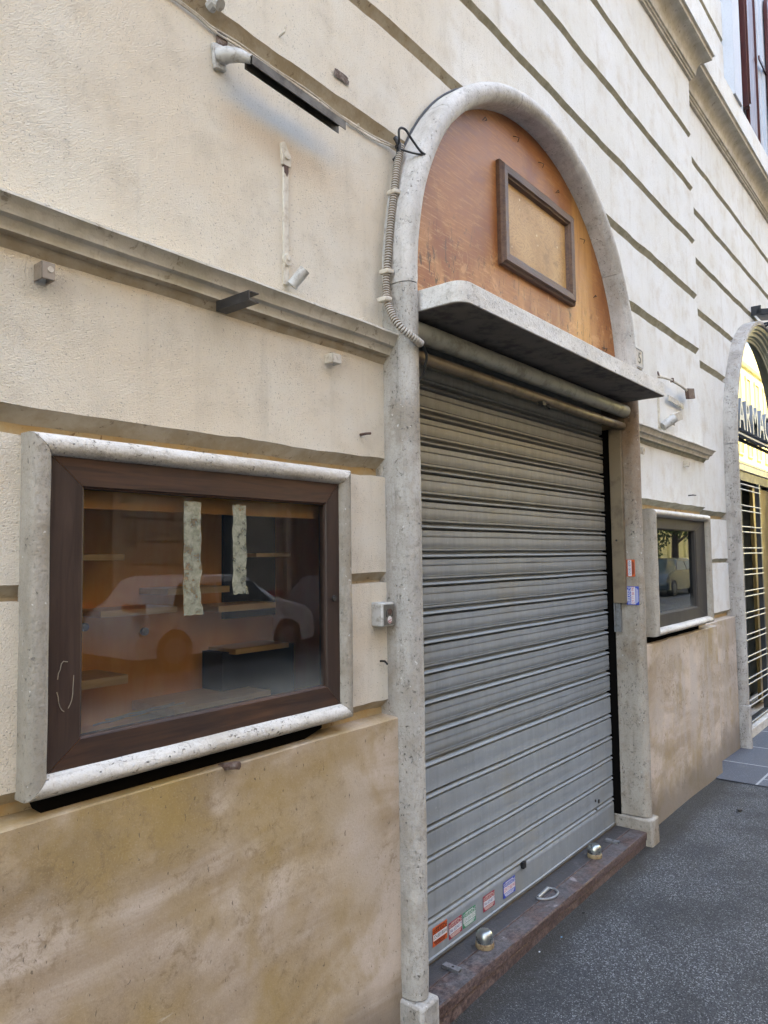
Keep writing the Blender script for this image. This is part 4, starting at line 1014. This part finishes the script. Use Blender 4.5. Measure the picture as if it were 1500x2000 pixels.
# house number tile
T = thing('house_number', (4.33, 0, 2.68), 'pale stone number tile with the figure 5, half hidden by the arch', 'house number')
mb = MB(); rr = .02; x0, x1, z0, z1 = 4.20, 4.425, 2.655, 2.775
pts = []
for (cx_, cz_, a0) in ((x1 - rr, z0 + rr, -90), (x1 - rr, z1 - rr, 0), (x0 + rr, z1 - rr, 90), (x0 + rr, z0 + rr, 180)):
    pts += [(cx_ + rr * math.cos(math.radians(a0 + 15 * i)), cz_ + rr * math.sin(math.radians(a0 + 15 * i))) for i in range(7)]
mb.poly(pts, -.008, .002); mb.build('tile', M['rollH'], T, smooth=0)
mb = MB(); mb.tube([((p[0] - 4.3125) * .93 + 4.3125, -.0085, (p[1] - 2.715) * .88 + 2.715) for p in pts + pts[:1]], .0022, 5); mb.build('engraved_border', M['greymet'], T)
me = text_mesh('number_figure', '5', .095, [M['darkmetal']], ext=.001); me.transform(Matrix.Translation((4.365, -.009, 2.714)) @ WALL_M); o = bpy.data.objects.new('number_figure', me); link(o); par(o, T)

# ------------------------------------------------------------------ stickers
def sticker(cx, cz, w_, h, base, mid, c_top, c_num, num, lab, tilt=0.0, face='front', y=.0615, scale=1.0):
    T = thing('sticker', (cx, y, cz) if face == 'front' else (3.979, cx, cz), lab, 'sticker', 'shutter repair advert stickers')
    if face == 'front': Mx = Matrix.Translation((cx, y, cz)) @ WALL_M @ Matrix.Rotation(tilt, 4, 'Z')
    else: Mx = Matrix.Translation((3.9775, cx, cz)) @ Matrix(((0, 0, -1, 0), (-1, 0, 0, 0), (0, 1, 0, 0), (0, 0, 0, 1))) @ Matrix.Rotation(tilt, 4, 'Z')
    def quad(name, x0, x1, z0, z1, d, mat):
        mb = MB(); mb.box(x0, x1, z0, z1, d, d + .0004); o = mb.build(name, mat, smooth=0); o.data.transform(Mx); par(o, T)
    quad('paper', -w_ / 2, w_ / 2, -h / 2, h / 2, 0, base)
    quad('number_band', -w_ / 2 * .94, w_ / 2 * .94, -h * .20, h * .13, .0006, mid)
    def txt(s_, size, yy, mat, xs=1.0, d=.0012, name='lettering'):
        me = text_mesh(name, s_, size, [mat], xs=xs, bold=.0); me.transform(Mx @ Matrix.Translation((0, yy, d))); o = bpy.data.objects.new(name, me); link(o); par(o, T)
    k = w_
    txt('SERRANDE', .245 * k, h * .26, c_top, .82)
    txt(num, .215 * k, -h * .035, c_num, .80)
    for yy, ww in ((.42, .60), (-.27, .84), (-.345, .78), (-.42, .66)): quad('printed_line', -w_ * ww / 2, w_ * ww / 2, h * yy - .0012, h * yy + .0012, .0007, c_top)
O = flat('sticker_orange', (.66, .10, .015)); RD = flat('sticker_crimson', (.33, .02, .05)); GN = flat('sticker_green', (.02, .24, .11)); BL = flat('sticker_blue', (.02, .06, .42))
WH = flat('sticker_paper', (.66, .66, .68)); BK = flat('ink_black', (.02, .015, .015)); NV = flat('ink_navy', (.02, .05, .20)); RI = flat('ink_red', (.5, .02, .05)); OW = flat('ink_cream', (.62, .52, .45))
sticker(2.289, .165, .092, .066, O, WH, BK, BK, '324.8018004', 'orange shutter repair sticker at the left end of the bottom slat')
sticker(2.390, .147, .088, .060, RD, WH, OW, NV, '346 6054077', 'crimson sticker second from the left, just right of the orange one', .03)
sticker(2.487, .149, .090, .058, GN, WH, WH, GN, '329.0041052', 'green shutter repair sticker between the two crimson ones', .02)
sticker(2.634, .156, .088, .060, RD, WH, OW, NV, '346 6054077', 'crimson sticker right of the green one on the bottom slat', .0)
sticker(2.799, .154, .100, .065, BL, WH, WH, RI, '329.77.88.990', 'blue shutter repair sticker on the bottom slat, rightmost there')
sticker(-.050, 1.468, .092, .060, O, WH, BK, NV, '324.8018004', 'orange sticker turned on its side on the right door jamb', PI / 2, 'jamb')
sticker(-.064, 1.319, .100, .068, BL, WH, WH, RI, '329.77.88.990', 'blue sticker turned on its side on the right jamb, under the orange one', PI / 2, 'jamb')

# ------------------------------------------------------------------ things on the threshold
def stop(x, y, lab, r=.034):
    T = thing('door_stop', (x, y, .0745), lab, 'door stop', 'domed steel stops on the threshold')
    mb = MB(); mb.lathe((x, y, .0745), [(r * 1.02, 0), (r * 1.05, .004), (r * 1.03, .016), (r * .96, .019)]); mb.build('rusty_collar', M['rustcol'], T)
    mb = MB(); mb.lathe((x, y, .0935), [(r * .95, 0)] + [(r * .97 * math.cos(t) ** .55 if t < PI / 2 - .01 else .0006, .014 + (r * .85) * math.sin(t)) for t in [PI / 2 * i / 12 for i in range(13)]]); mb.build('dome', M['steel'], T, smooth=60)
stop(2.462, -.022, 'domed steel door stop at the near end of the threshold'); stop(3.500, -.012, 'domed steel door stop at the far end of the threshold')
def latch(x, y, lab):
    T = thing('latch_keeper', (x, y, .075), lab, 'latch keeper', 'small steel keepers screwed to the threshold')
    mb = MB(); mb.box(x - .013, x + .013, y - .038, y + .030, .083, .086); mb.box(x - .013, x - .010, y - .038, y + .030, .0745, .083); mb.box(x + .010, x + .013, y - .038, y + .030, .0745, .083); mb.build('channel', M['greymet'], T)
    mb = MB(); mb.tube([(x, y - .008, .0861), (x, y - .008, .0866)], .005, 12); mb.build('screw_hole', M['black'], T)
latch(2.255, -.008, 'small steel channel keeper near the left jamb on the threshold'); latch(3.725, -.006, 'small steel channel keeper near the right jamb on the threshold')
T = thing('pull_ring', (2.99, -.02, .075), 'D shaped steel pull ring lying on the threshold', 'pull ring')
mb = MB(); mb.tube([(2.925, -.004, .082), (3.035, .004, .082)], .0085, 12); mb.build('hinge_barrel', M['greymet'], T)
mb = MB(); mb.tube(spline([(2.920, -.004, .082), (2.925, -.022, .082), (2.950, -.046, .081), (2.990, -.056, .081), (3.030, -.045, .081), (3.046, -.018, .082), (3.040, .004, .082)], 6), .0048, 8); mb.build('bow', M['greymet'], T)
# litter
def litter(x, y, mat, lab, s=.008, cat='litter'):
    mb = MB(); n = 7
    ring = [(x + s * (1 + .4 * nz(i * 1.3, x)) * math.cos(2 * PI * i / n), y + s * .6 * (1 + .4 * nz(i * 1.7, y)) * math.sin(2 * PI * i / n)) for i in range(n)]
    z = gz(x) + .006; mb.polyz(ring, z, z + s * .35); tag(mb.build('litter_scrap', mat, smooth=0), lab, cat, 'bits of litter on the pavement')
litter(3.073, -.143, M['black'], 'dark pebble on the asphalt just in front of the step', .010)
litter(2.83, -.156, flat('litter_blue', (.12, .35, .6)), 'tiny blue scrap on the asphalt by the step', .005)
litter(2.68, -.135, flat('litter_white', (.6, .65, .7)), 'tiny pale scrap on the asphalt by the step', .005)
litter(4.827, -.35, flat('litter_leaf', (.035, .03, .025)), 'dark dry leaf on the asphalt towards the slab paving', .022, 'leaf')
litter(5.40, -.42, flat('litter_paper', (.5, .5, .46)), 'flat pale paper scrap at the edge of the slab paving', .035)

# ------------------------------------------------------------------ across the street (seen in the glass)
def far_building(x0, x1, y, h, col, name, lab, winc, zbase=0):
    T = thing(name, ((x0 + x1) / 2, y, 0), lab, 'building')
    b = NB(name + '_render'); mt = b.fin(b.mix(b.step(b.noise(.8, 4), .4, .6, 0, .4), col, tuple(c * .8 for c in col)), .9)
    mb = MB(); z = -.2; lev = []
    P = [(-.2, 0)]
    zz = .9
    while zz < 4: P += [(zz, 0), (zz + .01, -.04), (zz + .05, -.04), (zz + .06, 0)]; zz += .5
    for zc in range(1, int(h / 4.2) + 1): P += [(zc * 4.2, 0), (zc * 4.2 + .1, .18), (zc * 4.2 + .3, .28), (zc * 4.2 + .4, .30), (zc * 4.2 + .45, 0)]
    P += [(h, 0), (h, -8)]
    P = sorted(P[:-2], key=lambda p: p[0]) + [(h, 0), (h, -9)]
    mb.grid([[(x, y + q, z) for z, q in P] for x in (x0, x1)]); 
    mb.add([(x1, y, -.2), (x1, y - 9, -.2), (x1, y - 9, h), (x1, y, h)], [(0, 1, 2, 3)]); mb.add([(x0, y, -.2), (x0, y - 9, -.2), (x0, y - 9, h), (x0, y, h)], [(3, 2, 1, 0)])
    mb.build('facade', mt, T, smooth=0)
    x = x0 + 1.2; k = 0
    while x < x1 - 1.8:
        for fl in range(0, int(h / 4.2)):
            zb = fl * 4.2 + (1.1 if fl else .2); zt_ = zb + (2.3 if fl else 2.9)
            mb = MB(); mb.box(x, x + 1.2, y + .004, y + .05, zb, zt_); o = mb.build('window', winc, T)
            mb = MB()
            for (a, b_, c, d) in ((x - .15, x, zb, zt_), (x + 1.2, x + 1.35, zb, zt_), (x - .25, x + 1.45, zt_, zt_ + .22), (x - .2, x + 1.4, zb - .12, zb)): mb.box(a, b_, y + .001, y + .14, c, d)
            q = mb.build('window_surround', mt, T)
        x += 3.1
    return T
dw = flat('far_window_dark', (.02, .025, .03), .15)
far_building(-22, 40, -12.5, 15, (.22, .20, .175), 'grey_building', 'tall shaded grey-beige building across the street, reflected in the glass', dw)
far_building(40.3, 110, -13.0, 19, (.74, .70, .36), 'yellow_building', 'sunlit yellow building further along the street, reflected in the pharmacy glass', flat('yellow_shutters', (.52, .44, .20), .6))

def car(x0, yc, L, H, wd, paintm, lab, dirn=1):
    T = thing('parked_car', (x0 + L / 2, yc, -.15), lab, 'car', 'cars parked along the far side of the street')
    prof = [(0, .45), (.03, .80), (.10, .98), (.13, 1.02), (.20, 1.40), (.27, 1.47), (.50, 1.48), (.60, 1.42), (.74, 1.05), (.93, .88), (.985, .72), (1, .42), (.99, .25), (.02, .25)]
    prof = [(p * L, (z * H / 1.48)) for p, z in prof]
    n = len(prof); mb = MB(); secs = [(-1, .86), (-.97, .97), (-.8, 1.0), (.8, 1.0), (.97, .97), (1, .86)]
    rows = []
    for s, k in secs:
        row = []
        for px, z in prof:
            tum = 1.0 - max(0, (z - .95)) * .38
            cx_ = L / 2 + (px - L / 2) * k
            row.append((x0 + (cx_ if dirn > 0 else L - cx_), yc + s * wd / 2 * tum, -.15 + z * (1 if abs(s) < .99 else .985)))
        rows.append(row)
    mb.grid(rows, 0, True); mb.add(rows[0], [tuple(range(n))]); mb.add(rows[-1], [tuple(range(n))])
    mb.build('body', paintm, T, smooth=50)
    for s in (-1, 1):
        for (a, b_) in ((.18, .40), (.42, .66)):
            zlo, zhi = 1.00 * H / 1.48, 1.36 * H / 1.48
            xa, xb = a * L, b_ * L; sl = .10 * L if b_ > .6 else 0; sr = .05 * L if a < .2 else 0
            def P3(px, z, o=.012):
                tum = 1.0 - max(0, (z - .95)) * .38
                return (x0 + (px if dirn > 0 else L - px), yc + s * (wd / 2 * tum * 1.0 + o), -.15 + z)
            mb = MB(); q = [P3(xa, zlo), P3(xb + sl * .4, zlo), P3(xb - sl * .5, zhi), P3(xa + sr, zhi)]
            mb.add(q + [(p[0], p[1] - s * .02, p[2]) for p in q], [(0, 1, 2, 3), (7, 6, 5, 4), (0, 4, 5, 1), (1, 5, 6, 2), (2, 6, 7, 3), (3, 7, 4, 0)])
            mb.build('side_window', M['floodm'], T)
        for wx in (.19, .80):
            xw = x0 + (wx * L if dirn > 0 else L - wx * L); yw = yc + s * (wd / 2 - .10)
            mb = MB(); mb.tube([(xw, yw - .11, .17), (xw, yw + .11, .17)], .32, 24); wh = mb.build('wheel', M['black'], T, smooth=50)
            mb = MB(); mb.tube([(xw, yw + s * .10, .17), (xw, yw + s * .118, .17)], .20, 18); mb.build('rim', M['greymet'], wh)
        mb = MB(); xx = x0 + (.035 * L if dirn > 0 else L - .035 * L); mb.obox((xx - .02 * dirn, yc + s * (wd / 2 - .135), .84), (.11, 0, 0), (0, .13, 0), (0, 0, .055)); mb.build('tail_light', flat('tail_red', (.4, .03, .02), .2), T)
car(6.0, -8.9, 3.8, 1.44, 1.74, flat('car_white', (.56, .57, .58), .15), 'white hatchback parked across the street, reflected in the large glass')
car(10.1, -8.9, 4.3, 1.36, 1.76, flat('car_darkgrey', (.10, .11, .12), .2), 'dark grey saloon parked ahead of the white hatchback')
car(29.0, -8.9, 4.3, 1.50, 1.76, flat('car_blue', (.05, .085, .10), .15), 'dark blue car further along, reflected in the small display glass', -1)

T = thing('street_tree', (35, -9.6, -.15), 'leafy street tree far along the street, reflected in the small display glass', 'tree')
mb = MB(); mb.tube([(35, -9.6, -.15), (35.1, -9.6, 1.4), (34.9, -9.5, 2.6), (35.2, -9.6, 4.4)], .2, 10, rf=lambda i: (.22, .17, .14, .07)[i])
for a in range(6): mb.tube([(35, -9.6, 1.6 + a * .3), (35 + 1.2 * math.cos(a * 1.1), -9.6 + 1.2 * math.sin(a * 1.1), 2.6 + a * .3)], .06, 6)
mb.build('trunk', paint('tree_bark', (.10, .08, .06), .9), T)
mb = MB(); rnd = random.Random(3)
cl = [(35 + rnd.uniform(-2.6, 2.6), -9.6 + rnd.uniform(-1.6, 1.6), rnd.uniform(1.7, 5.0), rnd.uniform(.45, .85)) for _ in range(30)]
for cx_, cy_, cz_, R0 in cl:
    for _ in range(130):
        d = Vector((rnd.gauss(0, 1), rnd.gauss(0, 1), rnd.gauss(0, 1))).normalized() * R0 * rnd.uniform(.4, 1.0)
        p = Vector((cx_, cy_, cz_)) + d; u = Vector((rnd.uniform(-1, 1), rnd.uniform(-1, 1), rnd.uniform(-1, 1))).normalized() * .09; v = u.cross(Vector((rnd.uniform(-1, 1), rnd.uniform(-1, 1), rnd.uniform(-1, 1)))).normalized() * .05
        mb.add([p - u, p + v, p + u, p - v], [(0, 1, 2, 3)])
mb.build('crown', paint('leaf_green', (.07, .13, .03), .6, 0, (.03, .06, .015), .6, 3), T, smooth=0, fix=False)
